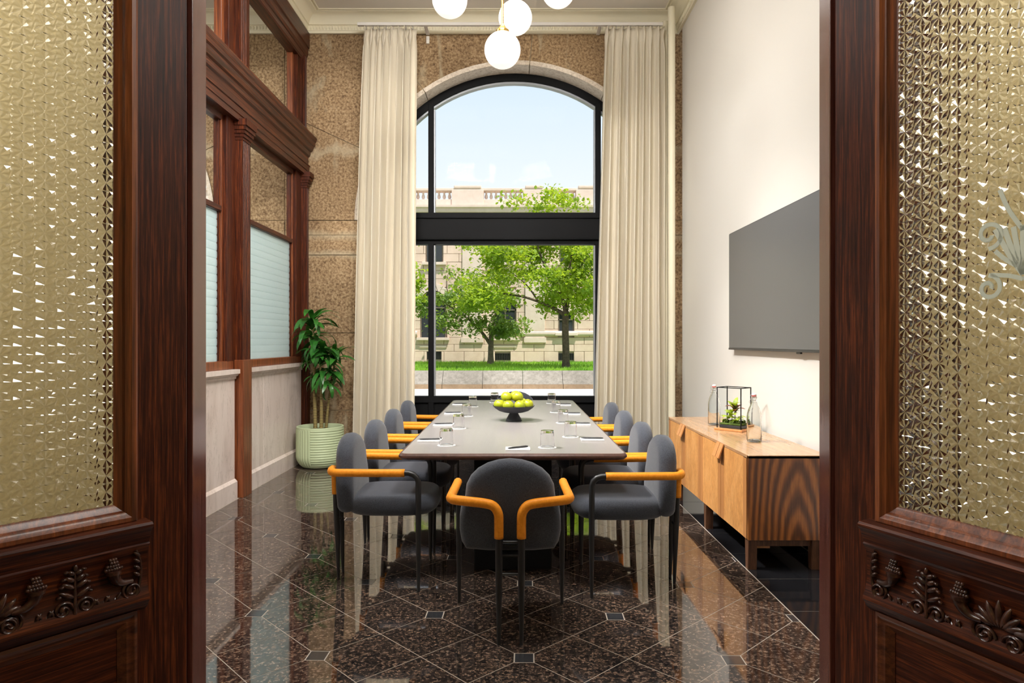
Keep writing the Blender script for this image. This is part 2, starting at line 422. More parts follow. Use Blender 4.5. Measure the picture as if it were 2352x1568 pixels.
def frosted():
    m, nt, b = nodes('ribbed obscure glass'); out = nt.nodes['Material Output']
    setp(b, color=(0.80,0.90,0.90), rough=0.18, spec=0.5)
    t = nt.nodes.new('ShaderNodeBsdfTranslucent'); t.inputs[0].default_value = (0.80,0.92,0.93,1)
    g = nt.nodes.new('ShaderNodeBsdfRefraction'); g.inputs['Roughness'].default_value = 0.35; g.inputs['IOR'].default_value = 1.02; g.inputs[0].default_value = (0.85,0.95,0.95,1)
    v = coords(nt, 'World', (1,1,1)); n = noise(nt, v, 60, 3, 0.7)
    bp = nt.nodes.new('ShaderNodeBump'); bp.inputs['Strength'].default_value = 0.5; bp.inputs['Distance'].default_value = 0.01; nt.links.new(n, bp.inputs['Height'])
    for q in (b, t, g): nt.links.new(bp.outputs[0], q.inputs['Normal'])
    m1 = nt.nodes.new('ShaderNodeMixShader'); m1.inputs[0].default_value = 0.5
    nt.links.new(t.outputs[0], m1.inputs[1]); nt.links.new(g.outputs[0], m1.inputs[2])
    m2 = nt.nodes.new('ShaderNodeMixShader'); m2.inputs[0].default_value = 0.8
    nt.links.new(b.outputs[0], m2.inputs[1]); nt.links.new(m1.outputs[0], m2.inputs[2]); nt.links.new(m2.outputs[0], out.inputs[0]); return m
M['frosted'] = frosted()
M['star_glass'] = plain('star cut glass', (0.99,0.985,0.94), 0.04, trans=1.0, ior=1.75)
M['etched'] = plain('etched frosting', (0.72,0.78,0.68), 0.6)
def leafmat(name, c1, c2, trans=0.35, rough=0.45, scale=3):
    m, nt, b = nodes(name); out = nt.nodes['Material Output']
    oi = nt.nodes.new('ShaderNodeObjectInfo'); v = coords(nt, 'World'); n = noise(nt, v, scale, 2, 0.5)
    c = ramp(nt, n, [(0.3, c1), (0.7, c2)])
    nt.links.new(c, b.inputs['Base Color']); setp(b, rough=rough)
    t = nt.nodes.new('ShaderNodeBsdfTranslucent'); nt.links.new(mixc(nt, 1.0, c, (1.6,1.5,0.6), 'MULTIPLY'), t.inputs[0])
    mx = nt.nodes.new('ShaderNodeMixShader'); mx.inputs[0].default_value = trans
    nt.links.new(b.outputs[0], mx.inputs[1]); nt.links.new(t.outputs[0], mx.inputs[2]); nt.links.new(mx.outputs[0], out.inputs[0]); return m
M['dracaena'] = leafmat('glossy dark leaf', (0.012,0.07,0.012), (0.045,0.19,0.025), 0.2, 0.3, 9)
M['tree_leaf'] = leafmat('sunlit maple leaf', (0.16,0.28,0.03), (0.42,0.52,0.06), 0.5, 0.5, 1.2)
M['tree_leaf2'] = leafmat('duller locust leaf', (0.13,0.22,0.05), (0.27,0.38,0.10), 0.4, 0.5, 1.2)
M['lime_leaf'] = leafmat('lime leaf', (0.30,0.42,0.04), (0.50,0.62,0.08), 0.3, 0.4, 30)
M['red_leaf'] = leafmat('burgundy leaf', (0.16,0.035,0.022), (0.26,0.08,0.04), 0.2, 0.35, 30)
M['olive_leaf'] = leafmat('dark olive leaf', (0.05,0.09,0.02), (0.16,0.2,0.07), 0.2, 0.35, 30)
M['moss'] = rocky('moss', [(0.3,(0.02,0.045,0.008)), (0.7,(0.16,0.22,0.04))], 90, 0.01, 0.9, kind='Object')
M['bark'] = rocky('bark', [(0.3,(0.05,0.035,0.025)), (0.7,(0.16,0.12,0.085))], 14, 0.03, 0.9)
M['bark_grey'] = rocky('grey bark', [(0.3,(0.12,0.09,0.07)), (0.7,(0.26,0.21,0.16))], 14, 0.03, 0.9)
def cane_mat():
    m, nt, b = nodes('ringed cane')
    v = coords(nt, 'World', (6,6,34)); n = noise(nt, v, 1.0, 2, 0.5, 0.3)
    w = nt.nodes.new('ShaderNodeTexWave'); w.bands_direction = 'Z'; w.inputs['Scale'].default_value = 0.55; w.inputs['Distortion'].default_value = 2.0; nt.links.new(v, w.inputs['Vector'])
    c = ramp(nt, w.outputs['Fac'], [(0.25,(0.03,0.025,0.012)), (0.5,(0.42,0.27,0.08)), (0.8,(0.30,0.25,0.08))])
    nt.links.new(c, b.inputs['Base Color']); setp(b, rough=0.6); return m
M['cane'] = cane_mat()
M['grass'] = leafmat('lawn grass', (0.12,0.30,0.02), (0.32,0.52,0.05), 0.3, 0.6, 0.9)
M['apple'] = rocky('green apple skin', [(0.25,(0.22,0.31,0.010)), (0.55,(0.35,0.37,0.012)), (0.8,(0.46,0.38,0.014))], 7, 0.0005, 0.1, 0.3, kind='World')
M['apple'].node_tree.nodes['Principled BSDF'].inputs['Specular IOR Level'].default_value = 0.5
M['ashlar'] = rocky('pink buff ashlar', [(0.3,(0.64,0.48,0.385)), (0.5,(0.73,0.565,0.465)), (0.7,(0.79,0.64,0.54))], 1.2, 0.004, 0.2, 0.9, 0.35)
M['ashlar_trim'] = rocky('buff dressed stone', [(0.3,(0.66,0.51,0.42)), (0.7,(0.77,0.63,0.54))], 2.0, 0.004, 0.2, 0.9)
M['dark_pane'] = plain('dark window pane', (0.03,0.035,0.04), 0.08)
M['vent'] = plain('dark iron vent', (0.02,0.018,0.017), 0.6)
M['kerb_granite'] = rocky('grey granite slab', [(0.3,(0.19,0.17,0.14)), (0.7,(0.38,0.345,0.30))], 9, 0.006, 0.4, 0.85, 0.8)
M['kerb_base'] = rocky('brown stone plinth', [(0.3,(0.26,0.18,0.11)), (0.7,(0.40,0.29,0.19))], 9, 0.006, 0.4, 0.85, 0.8)
M['pavement'] = rocky('concrete pavement', [(0.3,(0.62,0.58,0.53)), (0.7,(0.76,0.72,0.67))], 5, 0.003, 0.2, 0.9, 0.5)
M['asphalt'] = rocky('street', [(0.3,(0.30,0.29,0.27)), (0.7,(0.42,0.40,0.38))], 8, 0.003, 0.2, 0.9)
M['roofing'] = plain('roof slab', (0.3,0.3,0.3), 0.9)

# ================================================================== THE SETTING
XL, XR, YF, YB, ZC = -2.39, 1.92, 2.10, 7.80, 5.10
XN = -8.0                    # far wall of the room beyond the partition
WX, WR, WZ = 0.02, 1.80, 2.75    # arch centre, radius, springing height

# ---- floor: grout bed with polished tiles laid on the diagonal, small square insets, black border
fb = MB().box(XL-0.1, XR+0.2, YF-0.1, YB+0.4, -0.12, -0.0012)
floor = tag(obj('floor', fb, M['grout']), 'polished brown granite floor laid diagonally with small grey insets', 'floor', kind='structure')
TS, GAP, INS = 0.314, 0.0042, 0.080
FA = math.radians(-1.3)
FO = Vector((0.068, 3.77))
rot2 = Matrix.Rotation(FA + PI/4, 2)
def tile_poly(q):
    """tile in its own frame, corner with the inset cut at quadrant q (0..3)"""
    h = TS/2 - GAP/2
    cut = INS/2*math.sqrt(2) + GAP*0.5
    cs = [(-h,-h),(h,-h),(h,h),(-h,h)]
    out = []
    for i, c in enumerate(cs):
        if i == q:
            p, n = cs[i-1], cs[(i+1) % 4]
            d1 = Vector((p[0]-c[0], p[1]-c[1])).normalized()*cut; d2 = Vector((n[0]-c[0], n[1]-c[1])).normalized()*cut
            out += [(c[0]+d1.x, c[1]+d1.y), (c[0]+d2.x, c[1]+d2.y)]
        else: out.append(c)
    return out
tile_me = [MB().prism(tile_poly(q), -0.012, 0.0).mesh('tile', M['floor_stone']) for q in range(4)]
h = INS/2 - GAP*0.3
inset_poly = [(-h,-h),(h,-h),(h,h),(-h,h)]
inset_me = MB().prism(inset_poly, -0.012, 0.0).mesh('inset', M['pebble_grey'])
FX0, FX1, FY0, FY1 = XL+0.03, 1.383, YF-0.02, YB
ntile = 0
for i in range(-22, 30):
    for j in range(-24, 30):
        c = FO + rot2 @ Vector(((i+0.5)*TS, (j+0.5)*TS))
        if not (FX0-0.3 < c.x < FX1+0.3 and FY0-0.3 < c.y < FY1+0.3): continue
        q = {(0,0): 0, (1,0): 1, (1,1): 2, (0,1): 3}[(i % 2, j % 2)]
        w = [c + rot2 @ Vector(p) for p in tile_poly(q)]
        if all(FX0 <= p.x <= FX1 and FY0 <= p.y <= FY1 for p in w):
            link('tile', tile_me[q], floor, (c.x, c.y, 0), (0, 0, FA+PI/4))
        else:
            cp = clip([(p.x-c.x, p.y-c.y) for p in w], FX0-c.x, FX1-c.x, FY0-c.y, FY1-c.y)
            if len(cp) < 3: continue
            xs = [p[0] for p in cp]; ys = [p[1] for p in cp]
            if max(xs)-min(xs) < 0.012 or max(ys)-min(ys) < 0.012: continue
            link('tile', MB().prism(cp, -0.012, 0.0).mesh('tile', M['floor_stone']), floor, (c.x, c.y, 0))
        ntile += 1
for i in range(-22, 30, 2):
    for j in range(-24, 30, 2):
        c = FO + rot2 @ Vector((i*TS, j*TS))
        if FX0+h < c.x < FX1-h and FY0+h < c.y < FY1-h:
            link('inset', inset_me, floor, (c.x, c.y, 0), (0, 0, FA))
        elif FX0-h < c.x < FX1+h and FY0+h < c.y < FY1-h:
            cp = clip([(c.x+a, c.y+b) for a, b in inset_poly], FX0, FX1, FY0, FY1)
            if len(cp) > 2: link('inset', MB().prism([(a-c.x, b-c.y) for a, b in cp], -0.012, 0.0).mesh('inset', M['pebble_grey']), floor, (c.x, c.y, 0))
bt = MB().box(1.390, XR-0.02, 0.002, 0.458, -0.012, 0.0).mesh('border_tile', M['black_stone'])
for k in range(13):
    if YF-0.1 + k*0.46 + 0.46 < YB + 0.25: link('border_tile', bt, floor, (0, YF-0.10+k*0.46, 0))

# ---- back wall of rough granite blocks around the arched opening
def ray_box(a, x0, x1, z1):
    c, s_ = math.cos(a), math.sin(a); t = 1e9
    if c > 1e-6: t = min(t, (x1-WX)/c)
    if c < -1e-6: t = min(t, (x0-WX)/c)
    if s_ > 1e-6: t = min(t, (z1-WZ)/s_)
    return t
def arch_piece(cx, a0, a1, r, x0, x1, z1, gap=0.0, n=8):
    """polygon between the arch and a box, angles in radians, a0 > a1"""
    x0 -= cx-WX; x1 -= cx-WX
    inner = [(cx + r*math.cos(a0+(a1-a0)*k/n), WZ + r*math.sin(a0+(a1-a0)*k/n)) for k in range(n+1)]
    outer = []
    for a in (a1, a0):
        t = ray_box(a, x0, x1, z1); outer.append((cx + t*math.cos(a), WZ + t*math.sin(a)))
    X0, X1 = x0+cx-WX, x1+cx-WX
    mid = []
    ca = math.atan2(z1-WZ, x0-WX); cb = math.atan2(z1-WZ, x1-WX)
    for ang, px in ((cb, X1), (ca, X0)):
        if a1 < ang < a0: mid.append((px, z1))
    return inner + [outer[0]] + mid + [outer[1]]
PX0, PX1, PZ = -2.64, 2.30, 4.97
YW0, YW1 = YB, YB+0.50
core = MB()
for (cx, x0, x1) in ((WX, PX0, PX1), (-5.30, XN-0.2, PX0)):
    core.box(x0, cx-WR-0.02, YW0+0.02, YW1-0.02, -0.1, WZ); core.box(cx+WR+0.02, x1, YW0+0.02, YW1-0.02, -0.1, WZ)
    bs = [180,155,125,84.5,55,25,0]
    for a, b in zip(bs, bs[1:]):
        core.prism(arch_piece(cx, math.radians(a), math.radians(b), WR+0.02, x0, x1, PZ), YW0+0.02, YW1-0.02, 'xz')
core.box(XN-0.2, PX1, YW0, YW1, PZ, 5.3)
wall_back = tag(obj('wall_back', core, M['mortar']), 'rough brown granite end wall around the arched window', 'wall', kind='structure')
def shrink(poly, g):
    n = len(poly); out = []
    for i in range(n):
        p, a, b = Vector(poly[i]), Vector(poly[i-1]), Vector(poly[(i+1) % n])
        d1 = (p-a); d2 = (b-p)
        if d1.length < 1e-6 or d2.length < 1e-6: continue
        n1 = Vector((-d1.y, d1.x)).normalized(); n2 = Vector((-d2.y, d2.x)).normalized()
        m = (n1+n2); m = m/max(0.5, m.length_squared/2) if m.length > 1e-6 else n1
        out.append(tuple(p + m*g))
    return out
def area(p): return sum(p[i-1][0]*p[i][1]-p[i][0]*p[i-1][1] for i in range(len(p)))/2
def granite(poly, dy=0.0):
    if area(poly) < 0: poly = poly[::-1]
    mb = MB().prism(shrink(poly, 0.004), YW0+dy, YW1-0.03, 'xz')
    link('granite_block', mb.mesh('granite_block', M['granite_wall']), wall_back)
for (cx, x0, x1) in ((WX, PX0, PX1), (-5.30, XN-0.2, PX0)):
    for i, (a, b) in enumerate(zip(bs, bs[1:])):
        granite(arch_piece(cx, math.radians(a), math.radians(b), WR+0.045, x0, x1, PZ), 0.004*(i % 3))
        r0, r1 = WR, WR+0.05
        A, B = math.radians(a-0.15), math.radians(b+0.15)
        ring = [(cx+r0*math.cos(A+(B-A)*k/8), WZ+r0*math.sin(A+(B-A)*k/8)) for k in range(9)] + [(cx+r1*math.cos(B+(A-B)*k/8), WZ+r1*math.sin(B+(A-B)*k/8)) for k in range(9)]
        link('soffit_stone', MB().prism(ring, YW0-0.004, YW1-0.01, 'xz').mesh('soffit_stone', M['granite_soffit']), wall_back)
    zs = [0, 0.555, 1.45, 2.35, 2.58, WZ]
    for k, (z0, z1) in enumerate(zip(zs, zs[1:])):
        granite([(x0, z0), (cx-WR, z0), (cx-WR, z1), (x0, z1)], 0.006*((k*2) % 3))
        granite([(cx+WR, z0), (x1, z0), (x1, z1), (cx+WR, z1)], 0.006*((k*2+1) % 3))

# ---- right wall, front wall, room beyond, lobby
mb = MB().box(XR, XR+0.2, YF-0.1, 7.66, -0.05, 5.3, 0.012, 2)
wall_right = tag(obj('wall_right', mb, M['white_wall']), 'plain ivory wall carrying the screen', 'wall', kind='structure')
mb = MB().box(XR-0.012, XR-0.0005, YF, 7.6, 0.0, 0.12, 0.003)
tag(obj('baseboard_right', mb, M['black_stone']), 'black stone skirting below the ivory wall', 'baseboard', kind='structure')
YD0, YD1, XD = 2.0, 2.085, 0.955
mb = MB().box(XN, -XD-0.012, YD0+0.02, YD1, -0.05, 5.3).box(XD+0.012, XR+0.2, YD0+0.02, YD1, -0.05, 5.3).box(-XD-0.012, XD+0.012, YD0+0.02, YD1, 2.80, 5.3)
tag(obj('wall_front', mb, M['white_wall']), 'ivory wall pierced by the double doorway', 'wall', kind='structure')
mb = MB().box(-4.0, -XD-0.012, YD0+0.008, YD0+0.0195, 0.0, 4.2).box(XD+0.012, 4.0, YD0+0.008, YD0+0.0195, 0.0, 4.2).box(-XD-0.012, XD+0.012, YD0+0.008, YD0+0.0195, 2.80, 4.2)
tag(obj('wall_lobby_side', mb, M['olive_wall']), 'straw coloured plaster on the lobby side of the doorway', 'wall', kind='structure')
mb = MB().box(XN-0.2, XN, YF-0.1, YB+0.1, -0.05, 5.3)
tag(obj('wall_beyond', mb, M['white_wall']), 'far wall of the neighbouring room', 'wall', kind='structure')
mb = MB().box(XN-0.2, XL-0.1, YF-0.1, YB+0.4, -0.12, -0.002)
tag(obj('floor_beyond', mb, M['black_stone']), 'dark stone floor of the neighbouring room', 'floor', kind='structure')
mb = MB().box(XN-0.3, XR+0.3, YF-0.05, YB+0.45, ZC, ZC+0.25)
tag(obj('ceiling', mb, M['ceiling']), 'pale ceiling above the coved cornice', 'ceiling', kind='structure')
mb = MB().box(-4.0, 4.0, -4.0, YF-0.1, -0.12, 0.0)
tag(obj('floor_lobby', mb, M['black_stone']), 'dark stone floor of the lobby', 'floor', kind='structure')
mb = MB().box(-4.2, -4.0, -4.2, YD0+0.02, -0.1, 4.3).box(4.0, 4.2, -4.2, YD0+0.02, -0.1, 4.3).box(-4.2, 4.2, -4.2, -4.0, -0.1, 4.3).box(XR+0.2, 4.2, YD0+0.02, YD1, -0.1, 4.3)
tag(obj('wall_lobby', mb, M['olive_wall']), 'straw coloured lobby walls behind the camera', 'wall', kind='structure')
mb = MB().box(-4.2, 4.2, -4.2, YD0+0.03, 4.2, 4.45)
tag(obj('ceiling_lobby', mb, M['ceiling']), 'pale ceiling of the lobby', 'ceiling', kind='structure')

# ---- cornices
CORN = [(0.0,4.90),(0.026,4.90),(0.026,4.925),(0.034,4.93),(0.034,4.985),(0.05,4.99),(0.05,5.0),(0.056,5.02),(0.068,5.045),(0.09,5.068),(0.12,5.082),(0.165,5.088),(0.172,5.096),(0.186,5.096),(0.196,5.090),(0.206,5.096),(0.206,5.11)]
for nm, x0, x1, lb in (('trim_1', XL, XR, 'cream coved cornice of the meeting room'), ('trim_2', XN, XL-0.10, 'cream coved cornice of the room beyond the glazing')):
    c = tag(obj(nm, MB().ringroom(x0, x1, YD1, YB, CORN), M['cream'], None, 30), lb, 'cornice', kind='structure')
    eg = MB(); n = int((x1-x0)/0.036)
    for k in range(n):
        xx = x0+0.03+(x1-x0-0.06)*k/(n-1)
        eg.ball((xx, YB-0.036, 4.957), 0.015, 6, 5, (0.72, 0.7, 1.55))
    if nm == 'trim_1':
        ny = int((YB-YD1)/0.036)
        for k in range(ny): eg.ball((XR-0.036, YD1+0.03+(YB-YD1-0.06)*k/(ny-1), 4.957), 0.015, 6, 5, (0.7, 0.72, 1.55))
    e_ = obj('egg_and_dart', eg, M['cream'], c, 60); e_['kind'] = 'stuff'

# ---- glazed oak partition on marble wainscot (left)
PXF = XL            # face of the wainscot
posts = [(3.95, 4.20), (5.80, 6.05), (7.62, 7.775)]
bays = [(2.09, 3.95), (4.20, 5.80), (6.05, 7.62)]
mb = MB().box(XL-0.10, XL-0.02, YD1, YB, -0.05, 1.06)
wall_left = tag(obj('wall_left', mb, M['grout']), 'pink beige marble wainscot below the glazed partition', 'wall', kind='structure')
for y0, y1 in bays:
    mid = [y0, y0 + (y1-y0)*0.27, y1] if y0 > 5 else [y0, (y0+y1)/2, y1]
    for a, b in zip(mid, mid[1:]):
        link('marble_panel', MB().box(PXF-0.03, PXF, a+0.002, b-0.002, 0.16, 1.035, 0.0015).mesh('marble_panel', M['marble']), wall_left)
    link('marble_base', MB().prism([(PXF-0.03,0.0),(PXF+0.024,0.0),(PXF+0.024,0.15),(PXF+0.004,0.172),(PXF-0.03,0.172)], y0+0.002, y1-0.002, 'xz').mesh('marble_base', M['marble']), wall_left)
    link('marble_cap', MB().prism([(PXF-0.12,1.03),(PXF+0.012,1.03),(PXF+0.014,1.05),(PXF+0.03,1.058),(PXF+0.034,1.07),(PXF+0.048,1.076),(PXF+0.048,1.112),(PXF-0.12,1.112)], y0+0.002, y1-0.002, 'xz').mesh('marble_cap', M['marble']), wall_left)

part = thing('trim_3', 'dark oak glazed partition frame with fluted pilasters and cornice', 'partition', (0,0,0), kind='structure')
def flutes(y0, y1, z0, z1, x0, x1, n=5, cut=0.007):
    pts = [(x0, y0), (x1, y0)]
    w = (y1-y0)/(2*n+1)
    for k in range(n):
        a = y0 + w*(2*k+1); pts += [(x1, a), (x1-cut, a+w*0.3), (x1-cut, a+w*0.7), (x1, a+w)]
    pts += [(x1, y1), (x0, y1)]
    return MB().prism(pts, z0, z1, 'xy')
for k, (y0, y1) in enumerate(posts):
    pb = thing('post', None, None); pb.parent = part
    m_ = M['oak_v']
    xb = XL+0.062
    obj('post_foot', MB().box(XL-0.11, xb, y0+0.03, y1-0.03, -0.002, 1.19, 0.004), M['oak_red'] if k < 2 else m_, pb)
    obj('pilaster', flutes(y0+0.045, y1-0.045, 1.19, 3.10, XL-0.02, xb-0.012), m_, pb)
    obj('backing', MB().box(XL-0.11, XL-0.015, y0, y1, 1.112, 3.30), m_, pb)
    cap = MB()
    for d, z0, z1 in ((0.0,3.095,3.12),(0.01,3.12,3.15),(0.022,3.15,3.18),(0.034,3.18,3.215),(0.046,3.215,3.27)):
        cap.box(XL-0.02, xb-0.008+d, y0+0.04-d*0.7, y1-0.04+d*0.7, z0, z1)
    obj('capital', cap, m_, pb)
    obj('upper_post', flutes(y0+0.045, y1-0.045, 3.69, 4.60, XL-0.11, XL+0.028, 3), m_, pb)
    obj('upper_backing', MB().box(XL-0.11, XL+0.005, y0, y1, 3.66, 4.62), m_, pb)
ENT = [(-0.11,3.25),(0.034,3.25),(0.034,3.30),(0.042,3.305),(0.042,3.36),(0.052,3.365),(0.052,3.375),(0.03,3.385),(0.03,3.47),(0.05,3.485),(0.056,3.51),(0.056,3.53),(0.075,3.54),(0.088,3.565),(0.094,3.59),(0.112,3.60),(0.112,3.635),(0.122,3.65),(0.13,3.675),(0.128,3.69),(-0.11,3.70)]
obj('entablature', MB().prism([(XL+a, b) for a, b in ENT], YD1, YB-0.012, 'xz'), M['oak_y'], part)
TOPR = [(-0.11,4.55),(0.0,4.55),(0.012,4.57),(0.012,4.62),(0.02,4.625),(0.03,4.66),(0.03,4.72),(0.045,4.73),(0.045,4.90),(-0.11,4.90)]
obj('head_rail', MB().prism([(XL+a, b) for a, b in TOPR], YD1, YB-0.012, 'xz'), M['oak_y'], part)
# the windows of the partition, bay by bay
def ribbed(y0, y1, z0, z1, x, step=0.066):
    pts = [(x-0.006, z0)]
    z = z0; 
    while z < z1-1e-4:
        e1 = min(step, z1-z)
        for t, q in ((0.0, -0.0045), (0.05, 0.0), (0.15, 0.0022), (0.5, 0.0034), (0.85, 0.0022), (0.95, 0.0)): pts.append((x + q, z+e1*t))
        z += e1
    pts.append((x-0.006, z1))
    return MB().prism(pts, y0, y1, 'xz')
for k, (y0, y1) in enumerate(bays):
    wn_ = thing('window_%d' % (k+2), ['glazed bay of the partition nearest the doorway', 'middle glazed bay of the dark oak partition', 'glazed bay of the oak partition beside the potted plant'][k], 'window', kind='structure')
    J = 0.19 if k == 1 else 0.20
    fr = M['oak_v']
    def ring(name, a, b, c, d, wd, x0, x1, mat):
        obj(name, MB().box(x0, x1, a, a+wd, c, d, 0.003), mat, wn_); obj(name, MB().box(x0, x1, b-wd, b, c, d, 0.003), mat, wn_)
    ring('jamb', y0, y1, 1.112, 3.26, 0.13, XL-0.11, XL-0.012, M['oak_v'])
    ring('inner_jamb', y0+0.13, y1-0.13, 1.112, 3.26, 0.035, XL-0.11, XL-0.045, M['oak_red'])
    ring('bead', y0+0.165, y1-0.165, 1.19, 3.25, 0.018, XL-0.105, XL-0.06, M['oak_v'])
    obj('sill', MB().box(XL-0.11, XL-0.01, y0, y1, 1.112, 1.185, 0.005), M['oak_red'], wn_)
    obj('glazing_bar', MB().box(XL-0.11, XL-0.04, y0+0.165, y1-0.165, 2.435, 2.485, 0.006), M['oak_y'], wn_)
    obj('head_bead', MB().box(XL-0.11, XL-0.04, y0+0.165, y1-0.165, 3.20, 3.255, 0.004), M['oak_y'], wn_)
    obj('obscure_pane', ribbed(y0+0.17, y1-0.17, 1.18, 2.44, XL-0.075), M['frosted'], wn_, 50)
    obj('clear_pane', MB().box(XL-0.08, XL-0.075, y0+0.17, y1-0.17, 2.48, 3.21), M['glass'], wn_)
    ring('upper_jamb', y0, y1, 3.69, 4.56, 0.10, XL-0.11, XL-0.01, M['oak_v'])
    ring('upper_inner_jamb', y0+0.10, y1-0.10, 3.69, 4.56, 0.06, XL-0.11, XL-0.045, M['oak_red'])
    obj('upper_clear_pane', MB().box(XL-0.08, XL-0.075, y0+0.155, y1-0.155, 3.69, 4.56), M['glass'], wn_)

# ---- the arched window
def arched_window(name, cx, label, full=True):
    w = thing(name, label, 'window', (cx, 0, 0), kind='structure')
    bk = M['black_metal']; Y0, Y1 = 8.06, 8.18
    ro, ri = WR, WR-0.085
    n = 48
    arc = [(ro*math.cos(PI*k/n), WZ+ro*math.sin(PI*k/n)) for k in range(n+1)] + [(ri*math.cos(PI-PI*k/n), WZ+ri*math.sin(PI-PI*k/n)) for k in range(n+1)]
    obj('arch_frame', MB().prism(arc, Y0, Y1, 'xz'), bk, w)
    r2, r3 = ri, ri-0.022
    arc = [(r2*math.cos(PI*k/n), WZ+r2*math.sin(PI*k/n)) for k in range(n+1)] + [(r3*math.cos(PI-PI*k/n), WZ+r3*math.sin(PI-PI*k/n)) for k in range(n+1)]
    obj('arch_bead', MB().prism(arc, Y0+0.03, Y1-0.01, 'xz'), M['bead'], w)
    for s_ in (-1, 1):
        obj('side_frame', MB().box(min(s_*ro, s_*ri), max(s_*ro, s_*ri), Y0, Y1, 0.0, WZ), bk, w)
        m0, m1 = 0.965, 1.03
        hz = WZ + math.sqrt(ro*ro-m1*m1) - 0.03
        obj('mullion', MB().box(min(s_*m0, s_*m1), max(s_*m0, s_*m1), Y0-0.01, Y1, 0.0, 2.515, 0.004), bk, w)
        obj('upper_mullion', MB().box(min(s_*m0, s_*m1), max(s_*m0, s_*m1), Y0-0.01, Y1, 2.87, hz, 0.004), bk, w)
        obj('bead', MB().box(min(s_*(m0-0.014), s_*m0), max(s_*(m0-0.014), s_*m0), Y0+0.02, Y1-0.02, 0.70, 2.50), M['bead'], w)
        obj('bead', MB().box(min(s_*(m0-0.014), s_*m0), max(s_*(m0-0.014), s_*m0), Y0+0.02, Y1-0.02, 2.89, hz-0.07), M['bead'], w)
    tr = obj('transom', MB().box(-ri, ri, Y0-0.03, Y1, 2.575, 2.815), bk, w)
    obj('transom_ledge', MB().box(-ri, ri, Y0-0.05, Y1, 2.815, 2.83, 0.003).box(-ri, ri, Y0-0.02, Y1, 2.83, 2.886, 0.003), bk, tr)
    obj('transom_drip', MB().box(-ri, ri, Y0-0.05, Y1, 2.56, 2.575, 0.003).box(-ri, ri, Y0-0.01, Y1, 2.512, 2.56, 0.003), bk, tr)
    obj('bottom_rail', MB().box(-ri, ri, Y0-0.012, Y1, 0.62, 0.695, 0.004), bk, w)
    for a, b in ((-ri, -1.03), (-0.965, 0.965), (1.03, ri)):
        obj('apron_panel', MB().box(a+0.004, b-0.004, Y0+0.02, Y1-0.02, 0.0, 0.62), bk, w)
        obj('pane', MB().box(a, b, 8.125, 8.131, 0.69, 2.515), M['glass'], w)
    R_ = ri-0.005
    def seg(a, b):
        k = 16; return [(a, 2.88)] + [(b, 2.88)] + [(b+(a-b)*t/k, WZ+math.sqrt(max(0.0, R_*R_-(b+(a-b)*t/k)**2))) for t in range(k+1)]
    for a, b in ((-1.70, -1.03), (-0.965, 0.965), (1.03, 1.70)):
        obj('upper_pane', MB().prism(seg(a, b), 8.125, 8.131, 'xz'), M['glass'], w)
    return w
arched_window('window_1', WX, 'tall black framed arched window between the cream curtains')
arched_window('window_5', -5.30, 'arched window of the room beyond the glazed partition')

# ---- double doorway with its two open leaves
mb = MB().box(-XD-0.012, -XD+0.004, YD0, YD1+0.004, 0.0, 2.8, 0.002).box(XD-0.010, XD+0.012, YD0, YD1+0.004, 0.0, 2.8, 0.002)
dj = thing('trim_4', 'dark oak jambs and casing of the double doorway', 'door frame', kind='structure')
obj('jamb', MB().box(-XD-0.012, -XD+0.006, YD0, YD1+0.004, 0.0, 2.8, 0.002), M['jamb'], dj)
obj('jamb', MB().box(XD-0.016, XD+0.012, YD0, YD1-0.016, 0.0, 2.8, 0.002), M['jamb'], dj)
obj('head', MB().box(-XD-0.012, XD+0.012, YD0, YD1+0.004, 2.75, 2.8, 0.002), M['oak_h'], dj)
for s_ in (-1, 1):
    obj('casing', MB().box(min(s_*(XD+0.012), s_*(XD+(0.20 if s_ < 0 else 0.235))), max(s_*(XD+0.012), s_*(XD+(0.20 if s_ < 0 else 0.235))), YD0-0.004, YD0+0.008, 0.0, 2.95, 0.003), M['oak_v'], dj)

LW, LT_ = 0.945, 0.045
def star_pane(u0, u1, z0, z1, cw=0.0465, ch=0.044):
    mb = MB(); nc = max(1, round((u1-u0)/cw)); cw = (u1-u0)/nc; nr = max(1, round((z1-z0)/ch)); ch = (z1-z0)/nr
    YF_ = 0.0; yb = 0.009
    R_ = 0.47*min(cw, ch)
    def cell(cu, cz, lo, hi):
        base = len(mb.v)
        v = [(cu, YF_-0.0002, cz)]
        for k in range(16):
            a = 2*PI*k/16; d = -0.0017 if k % 2 == 0 else 0.0012
            v.append((cu+R_*math.cos(a), YF_+d, max(lo, min(hi, cz+R_*math.sin(a)))))
        for k in range(16):
            a = 2*PI*k/16; c, s_ = math.cos(a), math.sin(a)
            t = min(cw/2/abs(c) if abs(c) > 1e-6 else 9, ch/2/abs(s_) if abs(s_) > 1e-6 else 9)
            x_, z_ = c*t, s_*t
            if k % 4 == 2: x_, z_ = math.copysign(cw/2, c), math.copysign(ch/2, s_)
            v.append((cu+x_, YF_, max(lo, min(hi, cz+z_))))
        f = [(0, 1+k, 1+(k+1) % 16) for k in range(16)] + [(1+k, 17+k, 17+(k+1) % 16, 1+(k+1) % 16) for k in range(16)]
        mb.add(v, f)
    for i in range(nc):
        off = 0.5 if i % 2 else 0.0
        for j in range(nr+1):
            cz = z0 + (j+off)*ch
            if cz - ch/2 > z1-1e-6: continue
            cell(u0+(i+0.5)*cw, cz, z0, z1)
    mb.add([(u0,yb,z0),(u1,yb,z0),(u1,yb,z1),(u0,yb,z1)], [(0,3,2,1)])
    return mb
